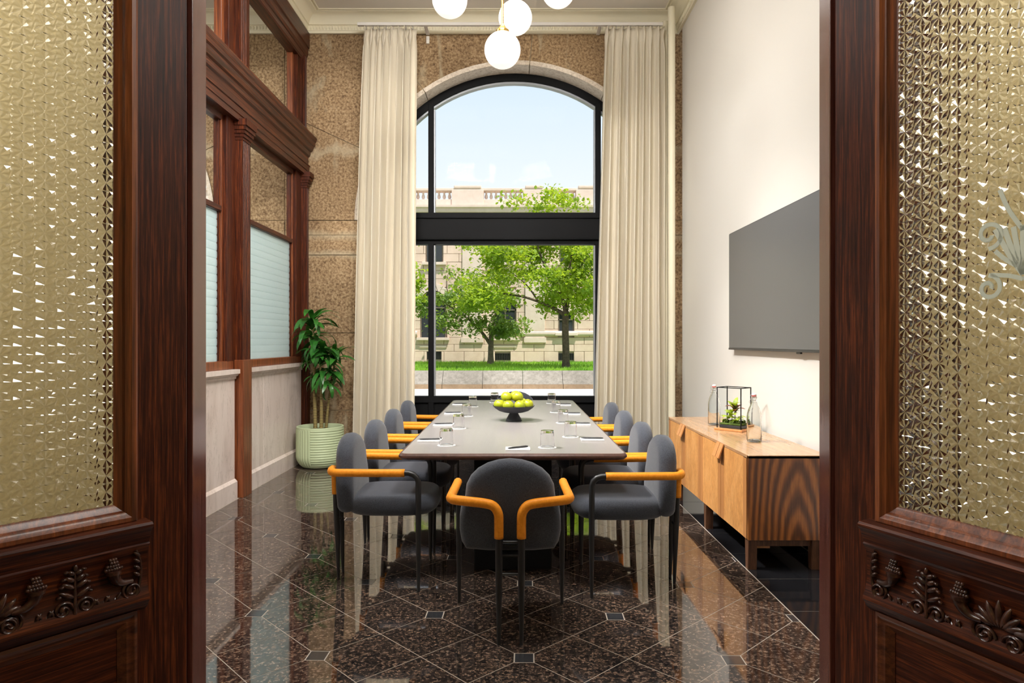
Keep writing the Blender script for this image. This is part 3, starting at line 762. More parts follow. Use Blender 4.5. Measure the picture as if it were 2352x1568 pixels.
def mesh_raw(mb, name, mat):
    me = bpy.data.meshes.new(name); me.from_pydata(mb.v, [], mb.f); me.update(); me.materials.append(mat); return me
def spiral(c, r0, r1, turns, a0, sg=1, n=36, d=-0.004):
    return [(c[0]+(r0+(r1-r0)*k/n)*math.cos(a0+sg*2*PI*turns*k/n), d, c[1]+(r0+(r1-r0)*k/n)*math.sin(a0+sg*2*PI*turns*k/n)) for k in range(n+1)]
FD = -0.020      # depth at which the carving lies on the frieze (towards the viewer)
def leaf_blob(mb, u, z, ang, ln, wd, th=0.006):
    Mx = Matrix.Rotation(-ang, 3, 'Y')
    mb.ball((u+math.cos(ang)*ln*0.5, FD, z+math.sin(ang)*ln*0.5), 1.0, 8, 6, (ln*0.5, th, wd*0.5), Mx)
def horn(mb, u, z, sg):
    """cornucopia: scrolled tail, horn and a cone of fruit; opens towards +z and sg*u"""
    mb.tube(spiral((u-sg*0.004, z-0.040), 0.026, 0.005, 1.9, PI/2 if sg > 0 else PI/2, -sg, 40, FD+0.003), 0.0045, 6)
    pth = cr([(u-sg*0.004, FD, z-0.014), (u+sg*0.022, FD-0.001, z-0.012), (u+sg*0.040, FD-0.003, z+0.002), (u+sg*0.046, FD-0.004, z+0.022)], 5)
    mb.tube(pth, [0.006+0.011*k/(len(pth)-1) for k in range(len(pth))], 8)
    mb.tube([(u+sg*0.046, FD-0.003, z+0.018), (u+sg*0.046, FD-0.003, z+0.027)], 0.0195, 10)
    for r_ in range(4):
        w = 3-r_ if r_ < 3 else 1
        for q in range(-w, w+1):
            mb.ball((u+sg*0.046+q*0.0062+(0.003 if r_ % 2 else 0), FD-0.008+0.001*abs(q), z+0.031+r_*0.0085), 0.0056, 6, 4)
def candelabra(mb, u, z):
    mb.tube([(u, FD, z-0.062), (u, FD, z+0.052)], [0.005, 0.002], 6)
    for s_ in (-1, 1):
        mb.tube(spiral((u+s_*0.026, z-0.046), 0.022, 0.005, 1.5, PI if s_ > 0 else 0, -s_, 32, FD+0.002), 0.0045, 6)
        for k, (dz, ln) in enumerate(((-0.020, 0.042), (0.004, 0.034), (0.022, 0.027), (0.039, 0.020))):
            leaf_blob(mb, u, z+dz, PI/2 - s_*1.05, ln, 0.013)
            leaf_blob(mb, u+s_*ln*0.7, z+dz+0.012, PI/2 - s_*1.9, 0.014, 0.008)
    mb.ball((u, FD-0.002, z+0.056), 0.007, 8, 6, (0.8, 0.7, 1.3))
def vine(mb, u0, u1, z):
    n = 10; mb.tube([(u0+(u1-u0)*k/n, FD+0.004, z+0.004*math.sin(k*1.7)) for k in range(n+1)], 0.0026, 5)
    for k in range(1, n, 2): leaf_blob(mb, u0+(u1-u0)*k/n, z+0.002, PI/2+(0.6 if k % 4 == 1 else -0.6), 0.02, 0.008, 0.004)
def palmette(mb, u, z):
    for k in range(-3, 4): leaf_blob(mb, u+k*0.004, z-0.02, PI/2-k*0.42, 0.062-abs(k)*0.005, 0.016)
    for s_ in (-1, 1): mb.tube(spiral((u+s_*0.03, z-0.05), 0.022, 0.005, 1.5, PI if s_ > 0 else 0, -s_, 32, FD+0.002), 0.0045, 6)

def door_leaf(name, label, hinge, ang, mirror, emblem):
    """local x from hinge to free edge, local -y faces the viewer"""
    o = thing(name, label, 'door', (hinge[0], hinge[1], 0), ang, kind='structure')
    sx = -1 if mirror else 1
    def fix(mb):
        if mirror:
            mb.v = [(-a, b, c) for a, b, c in mb.v]; mb.f = [f[::-1] for f in mb.f]
        return mb
    def part_(nm, mb, mat, par=o, smooth=False): return obj(nm, fix(mb), mat, par, smooth)
    ST, Z1 = 0.143, 2.74
    U0, U1 = ST, LW-ST
    part_('stile', MB().box(0, ST, 0, LT_, 0.006, Z1, 0.003), M['oak_v']); part_('stile', MB().box(U1, LW, 0, LT_, 0.006, Z1, 0.003), M['oak_v'])
    part_('top_rail', MB().box(U0, U1, 0, LT_, 2.60, Z1), M['oak_h'])
    part_('middle_rail', MB().box(U0, U1, 0, LT_, 0.615, 0.862), M['oak_h'])
    part_('bottom_rail', MB().box(U0, U1, 0, LT_, 0.006, 0.22), M['oak_h'])
    MOLD = [(0.0,-0.006),(0.0,0.010),(0.006,0.014),(0.016,0.013),(0.024,0.006),(0.030,0.004),(0.034,-0.004),(0.046,-0.012),(0.052,-0.014),(0.052,-0.024)]
    m1 = part_('glass_moulding', MB().frame(U0, U1, 0.858, 2.602, MOLD), M['oak_red'], o, 25)
    pane = star_pane(U0+0.046, U1-0.046, 0.862+0.042, 2.602-0.046)
    pane.v = [(a, b+0.016, c) for a, b, c in pane.v]
    if mirror: pane.v = [(-a, b, c) for a, b, c in pane.v]; pane.f = [f[::-1] for f in pane.f]
    link('glass_pane', mesh_raw(pane, 'glass_pane', M['star_glass']), o)
    # ledge and carved frieze
    prof = [(0.0,0.862),(-0.040,0.858),(-0.046,0.852),(-0.046,0.846),(-0.036,0.834),(-0.026,0.812),(-0.022,0.800),(-0.026,0.796),(-0.022,0.790),(-0.012,0.77),(-0.009,0.74),(-0.010,0.70),(-0.016,0.67),(-0.026,0.652),(-0.026,0.644),(-0.012,0.622),(0.0,0.612)]
    rail = part_('frieze_rail', MB().prism(prof, 0.118, LW-0.118, 'yz'), M['oak_h'], o, 30)
    zc = 0.722
    for kind_, u, sg in (('horn', 0.165, 1), ('cand', 0.300, 1), ('horn2', 0.412, 1), ('palm', 0.4725, 1), ('horn2', LW-0.412, -1), ('cand', LW-0.300, 1), ('horn', LW-0.165, -1)):
        mb = MB()
        if kind_ == 'horn':
            horn(mb, u, zc-0.004, sg)
            mb.tube(cr([(u-sg*0.014, FD+0.004, zc-0.058), (u-sg*0.026, FD+0.004, zc-0.02), (u-sg*0.024, FD+0.002, zc+0.03), (u-sg*0.012, FD, zc+0.062)], 5), 0.004, 6)
            for q in range(4): leaf_blob(mb, u-sg*0.024, zc-0.01+q*0.018, PI/2-sg*0.9, 0.022, 0.010)
            vine(mb, u+sg*0.03, u+sg*0.10, zc-0.058)
        elif kind_ == 'horn2':
            horn(mb, u+sg*0.02, zc-0.004, -sg); vine(mb, u-sg*0.085, u-sg*0.02, zc-0.056)
        elif kind_ == 'cand': candelabra(mb, u, zc-0.002)
        else: palmette(mb, u, zc)
        part_('carving', mb, M['carved'], rail, 60)
    PM = [(0.0,-0.006),(0.0,0.008),(0.008,0.010),(0.018,0.004),(0.026,0.003),(0.036,-0.006),(0.044,-0.012),(0.044,-0.022)]
    part_('panel_moulding', MB().frame(U0, U1, 0.216, 0.615, PM), M['oak_redh'], o, 25)
    part_('lower_panel', MB().box(U0+0.02, U1-0.02, 0.014, 0.03, 0.23, 0.60), M['oak_h'])
    if emblem:
        mb = MB()
        cx, cz = 0.505, 1.55
        def rib(pts, w=0.010):
            q = cr(pts, 6)
            for a, b in zip(q, q[1:]):
                d = (b-a); n_ = Vector((-d.z, 0, d.x)).normalized()*w/2
                mb.add([(a.x+n_.x, 0.0115, a.z+n_.z), (a.x-n_.x, 0.0115, a.z-n_.z), (b.x-n_.x, 0.0115, b.z-n_.z), (b.x+n_.x, 0.0115, b.z+n_.z),
                        (a.x+n_.x, 0.0125, a.z+n_.z), (a.x-n_.x, 0.0125, a.z-n_.z), (b.x-n_.x, 0.0125, b.z-n_.z), (b.x+n_.x, 0.0125, b.z+n_.z)], [(0,1,2,3),(4,7,6,5),(0,4,5,1),(2,6,7,3)])
        def sp(c, r0, r1, turns, a0, sg): return [(c[0]+(r0+(r1-r0)*k/18)*math.cos(a0+sg*2*PI*turns*k/18), 0, c[1]+(r0+(r1-r0)*k/18)*math.sin(a0+sg*2*PI*turns*k/18)) for k in range(19)]
        for s_ in (-1, 1):
            rib(sp((cx+s_*0.075, cz-0.075), 0.030, 0.006, 1.3, PI/2, s_)); rib(sp((cx+s_*0.075, cz+0.05), 0.034, 0.008, 1.2, -PI/2, -s_))
            rib([(cx+s_*0.012, 0, cz-0.03), (cx+s_*0.04, 0, cz-0.01), (cx+s_*0.06, 0, cz+0.01)]); rib([(cx, 0, cz+0.05), (cx+s_*0.03, 0, cz+0.10), (cx+s_*0.05, 0, cz+0.15)])
            rib([(cx, 0, cz-0.06), (cx+s_*0.03, 0, cz-0.05), (cx+s_*0.07, 0, cz-0.045)])
        for k in range(7): rib([(cx, 0, cz-0.05), (cx+0.02*(k-3)*0.5, 0, cz), (cx+0.02*(k-3), 0, cz+0.06)], 0.012)
        part_('etched_emblem', mb, M['etched'])
    return o
aL = math.atan2(-0.803, -0.596)       # direction from hinge to free edge, left leaf
# left leaf: local +x mirrored so that -y still faces the viewer
door_leaf('door_1', 'left open oak door leaf with star cut glass and carved frieze', (-0.948, 1.965), aL+PI, True, False)
aR = math.atan2(-0.927, 0.375)
door_leaf('door_2', 'right open oak door leaf with star cut glass and carved frieze', (0.942, 1.975), aR, False, True)

# ---- ceiling panels added as fill light, out of view above the frame
def fill_panel(x, y, z, wx, wy, watts, label, color=(1.0,0.97,0.93), group=None):
    t = thing('ceiling_fill', label, 'light', (x, y, z), 0, group)
    obj('housing', MB().box(-wx/2-0.03, wx/2+0.03, -wy/2-0.03, wy/2+0.03, -0.05, 0.0, 0.004), M['white_plastic'], t)
    obj('diffuser', MB().box(-wx/2, wx/2, -wy/2, wy/2, -0.056, -0.049), M['fill_diffuser'], t)
    l = bpy.data.lights.new('fill_panel_lamp', 'AREA'); l.shape = 'RECTANGLE'; l.size = wx; l.size_y = wy; l.energy = watts; l.color = color
    lo = bpy.data.objects.new('fill_panel_lamp', l); COL.objects.link(lo); lo.parent = t; lo.location = (0, 0, -0.062)
    return t
for i, (px, py) in enumerate(((-1.2, 3.2), (0.2, 3.2), (-1.2, 5.2), (0.2, 5.2))):
    fill_panel(px, py, ZC, 1.3, 0.9, ROOM_FILL, ['added ceiling fill panel at the doorway end, partition side', 'added ceiling fill panel at the doorway end, screen side', 'added ceiling fill panel mid room, partition side', 'added ceiling fill panel mid room, screen side'][i], group='added meeting room fill panels')
def washer(x, y, z, aim, watts, label, spread=85):
    """added fill lamp on a short stem, unseen, aimed to brighten the room"""
    t = thing('fill_washer', label, 'light', (x, y, z), 0, 'added ceiling fill lamps')
    q = (Vector(aim)-Vector((x, y, z))).to_track_quat('-Z', 'Y')
    hd = MB().box(-0.5, 0.5, -0.2, 0.2, 0.0, 0.06, 0.006).xf(q.to_matrix().to_4x4()); obj('head', hd, M['white_plastic'], t)
    df = MB().box(-0.48, 0.48, -0.18, 0.18, -0.004, 0.002).xf(q.to_matrix().to_4x4()); obj('diffuser', df, M['fill_diffuser'], t)
    obj('stem', MB().tube([(0, 0, 0.02), (0, 0, 0.3)], 0.012, 8), M['white_plastic'], t)
    obj('ceiling_plate', MB().lathe([(0.06,0.3),(0.06,0.315)], 16), M['white_plastic'], t)
    l = bpy.data.lights.new('fill_washer_lamp', 'AREA'); l.shape = 'RECTANGLE'; l.size = 0.96; l.size_y = 0.36; l.energy = watts; l.color = (1.0, 0.975, 0.945); l.spread = math.radians(spread)
    lo = bpy.data.objects.new('fill_washer_lamp', l); COL.objects.link(lo); lo.parent = t
    lo.rotation_euler = q.to_euler(); lo.location = q @ Vector((0, 0, -0.012))
washer(-1.9, 4.3, ZC-0.316, (1.32, 4.8, 0.15), WASH_FILL*0.72, 'added white fill lamp beside the glazed partition', 54)
washer(-0.85, 2.55, ZC-0.316, (0.0, 7.6, 1.8), WASH_FILL*0.8, 'added white fill lamp over the middle of the doorway')
washer(0.35, 2.55, ZC-0.316, (-2.3, 6.2, 0.9), WASH_FILL*1.25, 'added white fill lamp over the doorway, screen side', 110)
fill_panel(-5.2, 4.8, ZC, 1.4, 1.4, NEXT_FILL*2, 'added square fill panel in the neighbouring room', (1.0,0.98,0.96))
for s_ in (-1, 1):
    fill_panel(s_*2.5, 1.15, 4.2, 1.8, 0.9, LOBBY_FILL*0.9, 'added lobby fill panel, %s side' % ('left' if s_ < 0 else 'right'), group='added lobby fill panels')

# ================================================================== THINGS
# ---- conference table
TZ = 0.735
tb = thing('conference_table', 'long walnut topped conference table on black pedestals', 'table', (0, 5.39, 0))
TL, TW = 3.40, 1.262
top = MB()
out = rrect(TW, TL, 0.05, 6)
n = len(out)
prof = [(0.045, TZ-0.040), (0.012, TZ-0.034), (0.0, TZ-0.022), (0.0, TZ-0.012), (0.006, TZ-0.003), (0.016, TZ)]
vs = []
for ins, z in prof:
    sx, sy = (TW-2*ins)/TW, (TL-2*ins)/TL
    vs += [(a*sx, b*sy, z) for a, b in out]
fs = [(i*n+j, i*n+(j+1) % n, (i+1)*n+(j+1) % n, (i+1)*n+j) for i in range(len(prof)-1) for j in range(n)]
fs += [tuple(range(n))[::-1], tuple(range((len(prof)-1)*n, len(prof)*n))]
top.add(vs, fs)
tt = obj('table_top', top, M['walnut_top_sheen'], tb, 8)
ed = MB(); vs = []
for ins, z in ((0.044, TZ-0.0406), (0.0115, TZ-0.0344), (-0.0012, TZ-0.022), (-0.0012, TZ-0.012), (0.0052, TZ-0.0022), (0.013, TZ+0.0004)):
    sx, sy = (TW-2*ins)/TW, (TL-2*ins)/TL
    vs += [(a*sx, b*sy, z) for a, b in out]
ed.add(vs, [(i*n+j, i*n+(j+1) % n, (i+1)*n+(j+1) % n, (i+1)*n+j) for i in range(5) for j in range(n)])
obj('table_edge', ed, M['walnut_edge'], tb, 30)
for yy in (-1.19, 1.19):
    obj('pedestal', MB().box(-0.23, 0.23, yy-0.21, yy+0.21, 0.0, TZ-0.040, 0.006), M['black_metal'], tb)

# ---- chairs
def make_chair():
    t = thing('armchair', 'chair', 'chair', (0,0,0))
    # seat cushion
    seat = []
    for k in range(40):
        a = 2*PI*k/40; c, s_ = math.cos(a), math.sin(a)
        seat.append((0.245*math.copysign(abs(c)**0.62, c), 0.055 + 0.262*math.copysign(abs(s_)**0.66, s_)))
    obj('seat', MB().puff(seat, 0.112, 0.052, 8, 0.008, lambda x, y, z: (x, y, 0.447+z)), M['fabric'], t, 'all')
    # backrest: tall arch, slightly tapering
    bk = []
    for k in range(13):
        a = PI*k/12; bk.append((0.205*math.cos(a), 0.650+0.172*math.sin(a)**0.85))
    left = bk[::-1]
    outl = [(0.2, 0.41), (0.222, 0.445), (0.231, 0.50), (0.230, 0.56), (0.222, 0.61)] + bk + [(-0.222, 0.61), (-0.230, 0.56), (-0.231, 0.50), (-0.222, 0.445), (-0.2, 0.41), (-0.1, 0.402), (0.1, 0.402)]
    def lean(x, z, d):
        return (x, -0.187 - d - (z-0.40)*0.05 + 0.10*x*x, z)
    obj('backrest', MB().puff(outl, 0.098, 0.044, 8, 0.006, lean), M['fabric'], t, 'all')
    for s_ in (-1, 1):
        armp = cr([(s_*0.050, -0.278, 0.480), (s_*0.050, -0.280, 0.545), (s_*0.053, -0.281, 0.590), (s_*0.074, -0.280, 0.622), (s_*0.115, -0.277, 0.634),
                   (s_*0.19, -0.266, 0.640), (s_*0.245, -0.248, 0.642), (s_*0.268, -0.215, 0.642), (s_*0.270, -0.16, 0.642), (s_*0.268, 0.0, 0.640), (s_*0.266, 0.15, 0.640)], 4)
        obj('arm_wrap', MB().tube(armp, 0.0215, 10), M['leather'], t, 'all')
        front = [(s_*0.266, 0.145, 0.640), (s_*0.266, 0.172, 0.639), (s_*0.266, 0.198, 0.631), (s_*0.266, 0.216, 0.614), (s_*0.266, 0.224, 0.590), (s_*0.266, 0.225, 0.40), (s_*0.266, 0.225, 0.30), (s_*0.266, 0.225, 0.0)]
        obj('leg', MB().tube(front, [0.0155]*6+[0.0150, 0.0085], 10), M['chair_metal'], t, 50)
        obj('leg', MB().tube([(s_*0.050, -0.278, 0.485), (s_*0.050, -0.276, 0.40), (s_*0.050, -0.270, 0.28), (s_*0.050, -0.262, 0.0)], [0.0165, 0.0165, 0.0160, 0.0085], 10), M['chair_metal'], t, 50)
        obj('seat_bracket', MB().tube([(s_*0.266, 0.225, 0.405), (s_*0.20, 0.20, 0.402), (s_*0.050, -0.10, 0.400)], 0.008, 6), M['chair_metal'], t, 50)
    obj('stretcher', MB().tube([(-0.05, -0.276, 0.462), (0.05, -0.276, 0.462)], 0.007, 8), M['chair_metal'], t, 50)
    obj('stretcher', MB().tube([(-0.05, -0.271, 0.318), (0.05, -0.271, 0.318)], 0.007, 8), M['chair_metal'], t, 50)
    obj('spine_bracket', MB().box(-0.045, 0.045, -0.272, -0.10, 0.394, 0.404, 0.002).box(-0.03, 0.03, -0.272, -0.225, 0.44, 0.45, 0.002), M['chair_metal'], t)
    return t
chair0 = make_chair()
CH = [(-0.735, 3.91, -PI/2, 'charcoal armchair with orange arms, nearest on the potted plant side'),
      (-0.728, 4.575, -PI/2, 'charcoal armchair with orange arms, second nearest on the potted plant side'),
      (-0.735, 5.30, -PI/2, 'charcoal armchair with orange arms, third along the potted plant side'),
      (-0.740, 6.06, -PI/2, 'charcoal armchair with orange arms, farthest on the potted plant side'),
      (0.640, 3.82, PI/2, 'charcoal armchair with orange arms, nearest on the sideboard side'),
      (0.645, 4.45, PI/2, 'charcoal armchair with orange arms, second nearest on the sideboard side'),
      (0.650, 5.18, PI/2, 'charcoal armchair with orange arms, third along the sideboard side'),
      (0.655, 5.88, PI/2, 'charcoal armchair with orange arms, farthest on the sideboard side'),
      (-0.012, 3.265, 0.0, 'charcoal armchair seen from behind at the near end of the table'),
      (0.03, 6.98, PI, 'charcoal armchair at the far end of the table behind the apples')]
for i, (x_, y_, r_, lb) in enumerate(CH):
    c = chair0 if i == 0 else copy_tree(chair0)
    c.location = (x_, y_, 0); c.rotation_euler = (0, 0, r_); tag(c, lb, 'chair', 'armchairs around the conference table')

# ---- tumblers on paper coasters, notepads and pens
gl = MB().lathe([(0.0392,0.0),(0.0415,0.0015),(0.0418,0.004),(0.0387,0.0835),(0.0368,0.0835),(0.0398,0.004),(0.0392,0.0015)], 28, closed=True).mesh('glass_wall', M['tumbler'], 40)
gbm = MB().lathe([(0.030,0.0845),(0.0383,0.0838),(0.0378,0.0955),(0.0365,0.098),(0.030,0.0985),(0.012,0.0965)], 28).mesh('glass_base', M['thick_glass'], 40)
cs = MB().lathe([(0.0535,0.0),(0.0540,0.0005),(0.0540,0.0013),(0.0535,0.0018)], 32).mesh('coaster', M['paper'], 30)
pad = MB().box(-0.07, 0.07, -0.05, 0.05, 0.0, 0.0075, 0.001).mesh('notepad', M['paper'])
pen = MB().lathe([(0.0012,0.0),(0.0042,0.014),(0.0050,0.03),(0.0052,0.075),(0.0050,0.125),(0.0042,0.137),(0.001,0.14)], 10).xf(Matrix.Rotation(PI/2, 4, 'Y')).mesh('pen', M['pen'], 40)
clipm = MB().box(0.09, 0.128, -0.0016, 0.0016, 0.0052, 0.0072).mesh('pen_clip', M['chrome'])
SETS = [(-0.393,3.995,-0.515,4.17,0.10,-0.03,'nearest on the potted plant side'),
        (-0.383,4.775,-0.512,4.96,0.15,0.0,'second along the potted plant side'),
        (-0.380,5.56,-0.512,5.74,0.10,0.02,'third along the potted plant side'),
        (-0.378,6.37,-0.515,6.57,0.12,0.0,'farthest on the potted plant side'),
        (0.372,4.35,0.495,4.215,-0.12,0.0,'nearest on the sideboard side'),
        (0.379,5.10,0.500,4.99,-0.10,0.0,'second along the sideboard side'),
        (0.374,5.86,0.498,5.70,-0.10,0.0,'third along the sideboard side'),
        (0.385,6.71,0.490,6.52,-0.10,0.0,'farthest on the sideboard side'),
        (0.200,3.915,0.028,3.845,0.55,0.0,'at the near end of the table'),
        (-0.184,6.80,None,None,0,0,'at the far table end behind the fruit bowl')]
for gx, gy, nx, ny, pr, pz, where in SETS:
    o = link('coaster', cs, None, (gx, gy, TZ+0.0002)); tag(o, 'white paper coaster under the glass ' + where, 'coaster', 'paper coasters')
    o = thing('tumbler', 'upturned clear tumbler ' + where, 'glass', (gx, gy, TZ+0.0022), 0, 'upturned tumblers'); link('glass_wall', gl, o); link('glass_base', gbm, o)
    if nx is not None:
        o = link('notepad', pad, None, (nx, ny, TZ+0.0002), (0, 0, pz + (0 if gx == 0.2 else 0.0))); tag(o, 'small white notepad ' + where, 'notepad', 'notepads')
        o = thing('pen', 'black pen on the notepad ' + where, 'pen', (nx-0.07*math.cos(pr), ny-0.07*math.sin(pr), TZ+0.0077+0.0052), pr, 'pens')
        link('pen_body', pen, o); link('pen_clip', clipm, o)

# ---- fruit bowl and apples
bx, by = 0.007, 5.24
bowl = MB().lathe([(0.062,0.0),(0.064,0.004),(0.060,0.010),(0.034,0.058),(0.036,0.062),(0.075,0.066),(0.115,0.078),(0.148,0.100),(0.163,0.117),(0.164,0.119),(0.161,0.119),(0.145,0.105),(0.112,0.084),(0.07,0.072),(0.0005,0.070)], 40)
t = link('pedestal_bowl', bowl.mesh('pedestal_bowl', M['bowl'], 40), None, (bx, by, TZ+0.0004)); tag(t, 'charcoal footed bowl heaped with green apples', 'bowl')
ap = []
for k in range(15):
    a = PI*k/14; r_ = math.sin(a)*(1+0.10*math.cos(a))*0.0435; z_ = -math.cos(a)*0.039
    z_ -= 0.012*math.exp(-(r_/0.012)**2)*(1 if z_ > 0 else -0.6); ap.append((max(r_, 0.0004), z_))
apm = MB().lathe(ap, 20).mesh('apple_body', M['apple'], 'all')
stm = MB().tube([(0,0,0.024), (0.002,0,0.036), (0.005,0.001,0.046)], 0.0014, 5).mesh('apple_stem', M['bark'])
AP = [(-0.112,-0.030,0.131,'in the bottom layer at the left rim of the bowl'), (-0.042,-0.088,0.129,'in the bottom layer at the front left of the bowl'), (0.047,-0.086,0.129,'in the bottom layer at the front right of the bowl'),
      (0.110,-0.022,0.131,'in the bottom layer at the right rim of the bowl'), (0.066,0.070,0.131,'in the bottom layer at the back of the bowl'), (-0.050,0.080,0.131,'in the bottom layer at the back left of the bowl'),
      (-0.056,-0.004,0.188,'on top of the heap at the left'), (0.030,-0.020,0.188,'on top of the heap in the middle'), (0.012,0.068,0.190,'on top of the heap towards the window')]
for k, (ax, ay, az, lb) in enumerate(AP):
    o = thing('apple', 'green apple ' + lb, 'apple', (bx+ax, by+ay, TZ+az), 0, 'apples in the bowl')
    o.rotation_euler = (random.uniform(-0.5,0.5), random.uniform(-0.5,0.5), random.uniform(0,6))
    link('apple_body', apm, o); link('apple_stem', stm, o)

# ---- sideboard
SX0, SX1, SY0, SY1, SZ0, SZ1 = 1.385, 1.868, 3.97, 6.00, 0.18, 0.68
sb = thing('sideboard', 'long oak sideboard with walnut end below the screen', 'sideboard', (0,0,0))
obj('carcass', MB().box(SX0+0.022, SX1, SY0+0.02, SY1-0.02, SZ0, SZ1-0.02), M['leg_wood'], sb)
obj('end_panel', MB().box(SX0, SX1, SY0, SY0+0.022, SZ0, SZ1-0.004, 0.001), M['walnut_end'], sb)
obj('end_panel', MB().box(SX0, SX1, SY1-0.022, SY1, SZ0, SZ1-0.004, 0.001), M['walnut_end'], sb)
obj('top', MB().box(SX0, SX1, SY0, SY1, SZ1-0.02, SZ1, 0.0015), M['oak_cap'], sb)
dw = (SY1-SY0-0.044)/4
pull = MB().prism([(0.0, 0.0), (-0.006, 0.003), (-0.040, -0.088), (-0.034, -0.092)], 0.0, 0.066, 'xz')
for k in range(4):
    a = SY0+0.022+k*dw
    d = obj('door', MB().box(SX0-0.001, SX0+0.02, a+0.0025, a+dw-0.0025, SZ0+0.002, SZ1-0.022), M['oak_pale'], sb)
    for q0, q1 in ((a+0.0025, a+0.062), (a+dw-0.062, a+dw-0.0025)):
        obj('door_strip', MB().box(SX0-0.0022, SX0+0.004, q0, q1, SZ0+0.002, SZ1-0.022), M['oak_strip'], d)
    y0 = a+dw-0.070 if k % 2 == 0 else a+0.004
    p = MB(); p.v = list(pull.v); p.f = list(pull.f); p.v = [(x+SX0-0.001, y+y0, z+SZ1-0.006) for x, y, z in p.v]
    obj('pull_tab', p, M['oak_strip'], d)
for xx in (SX0+0.032, SX1-0.075):
    for yy in (SY0+0.045, (SY0+SY1)/2-0.1, SY1-0.25):
        lg = MB().prism([(-0.03, 0.18), (-0.020, 0.0), (0.020, 0.0), (0.03, 0.18)], -0.026, 0.026, 'yz')
        lg.v = [(x+xx, y+yy, z) for x, y, z in lg.v]
        obj('leg', lg, M['leg_wood'], sb)
obj('brace', MB().box(SX0+0.06, SX1-0.10, SY0+0.04, SY0+0.065, 0.135, 0.18), M['leg_wood'], sb)
obj('brace', MB().box(SX0+0.07, SX0+0.17, SY0+0.11, SY0+0.15, 0.10, 0.18, 0.002), M['oak_strip'], sb)

# ---- wall screen
tv = thing('wall_screen', 'large switched off flat screen on the ivory wall', 'television', (1.868, 4.96, 1.78))
obj('housing', MB().box(0.004, 0.05, -0.88, 0.88, -0.50, 0.50, 0.003), M['bezel'], tv)
obj('screen', MB().box(0.0, 0.006, -0.872, 0.872, -0.482, 0.492), M['screen'], tv)
obj('bottom_trim', MB().box(-0.002, 0.03, -0.88, 0.88, -0.50, -0.484, 0.001), M['bezel'], tv)
obj('sensor', MB().box(0.004, 0.02, -0.56, -0.50, -0.512, -0.50, 0.002), M['pen'], tv)

# ---- swing-top bottles
bprof = [(0.0004,0.006),(0.030,0.004),(0.040,0.0),(0.0465,0.004),(0.0475,0.012),(0.0475,0.165),(0.045,0.19),(0.036,0.22),(0.022,0.25),(0.0165,0.27),(0.0155,0.288),(0.0185,0.291),(0.0185,0.300),(0.0150,0.302),
         (0.0110,0.302),(0.0115,0.27),(0.018,0.248),(0.032,0.218),(0.0408,0.19),(0.0432,0.165),(0.0432,0.014),(0.040,0.009),(0.0004,0.010)]
bo_me = MB().lathe(bprof, 30, closed=False).mesh('bottle_glass', M['bottle'], 50)
stop_me = MB().lathe([(0.010,0.292),(0.014,0.303),(0.0155,0.308),(0.0155,0.318),(0.010,0.324),(0.002,0.325)], 16).mesh('stopper', M['white_plastic'], 40)
seal_me = MB().lathe([(0.0120,0.3022),(0.0165,0.3045),(0.0165,0.3095),(0.0120,0.312)], 16).mesh('seal', M['red'], 40)
wr = MB()
for s_ in (-1, 1):
    wr.tube(cr([(s_*0.0155,0.0,0.318), (s_*0.021,0.006,0.312), (s_*0.0235,0.010,0.296), (s_*0.021,0.004,0.282), (s_*0.0175,0.0,0.279)], 4), 0.0011, 5)
wr.tube(cr([(0.021,0.004,0.282), (0.026,0.016,0.268), (0.018,0.026,0.262), (0.0,0.030,0.262), (-0.018,0.026,0.262), (-0.026,0.016,0.268), (-0.021,0.004,0.282)], 4), 0.0011, 5)
wr.lathe([(0.0165,0.276),(0.0180,0.2775),(0.0165,0.279)], 16)
wr_me = wr.mesh('wire_bail', M['chrome'], 60)
for bx_, by_, rz, lb in ((1.614, 4.515, 2.2, 'clear swing top bottle in front of the terrarium'), (1.616, 5.42, 2.4, 'clear swing top bottle behind the terrarium')):
    o = thing('swing_top_bottle', lb, 'bottle', (bx_, by_, SZ1+0.0005), rz, 'swing top bottles')
    link('bottle_glass', bo_me, o); link('stopper', stop_me, o); link('seal', seal_me, o); link('wire_bail', wr_me, o)

# ---- terrarium
tr = thing('terrarium', 'black framed glass terrarium with small plants on oak tray', 'terrarium', (1.672, 5.105, SZ1+0.0005), math.radians(-48))
aw, ad, ah = 0.098, 0.072, 0.325
obj('tray', MB().box(-aw-0.018, aw+0.018, -ad-0.018, ad+0.018, 0.0, 0.017, 0.003, 2), M['oak_strip'], tr)
for sx in (-1, 1):
    for sy in (-1, 1):
        obj('frame_post', MB().box(sx*aw-0.003, sx*aw+0.003, sy*ad-0.003, sy*ad+0.003, 0.0175, ah), M['black_metal'], tr)
for s_ in (-1, 1):
    obj('frame_bar', MB().box(-aw-0.003, aw+0.003, s_*ad-0.003, s_*ad+0.003, ah-0.006, ah), M['black_metal'], tr)
    obj('frame_bar', MB().box(s_*aw-0.003, s_*aw+0.003, -ad+0.003, ad-0.003, ah-0.006, ah), M['black_metal'], tr)
    obj('pane', MB().box(-aw+0.003, aw-0.003, s_*ad-0.001, s_*ad+0.001, 0.0175, ah-0.006), M['glass'], tr)
    obj('pane', MB().box(s_*aw-0.001, s_*aw+0.001, -ad+0.003, ad-0.003, 0.0175, ah-0.006), M['glass'], tr)
obj('top_pane', MB().box(-aw, aw, -ad, ad, ah, ah+0.002), M['glass'], tr)
obj('planting_tray', MB().box(-aw+0.012, aw-0.012, -ad+0.010, ad-0.010, 0.0178, 0.040, 0.002), M['bezel'], tr)
ms = MB(); rng = random.Random(4)
ms.box(-aw+0.014, aw-0.014, -ad+0.012, ad-0.012, 0.040, 0.056, 0.004)
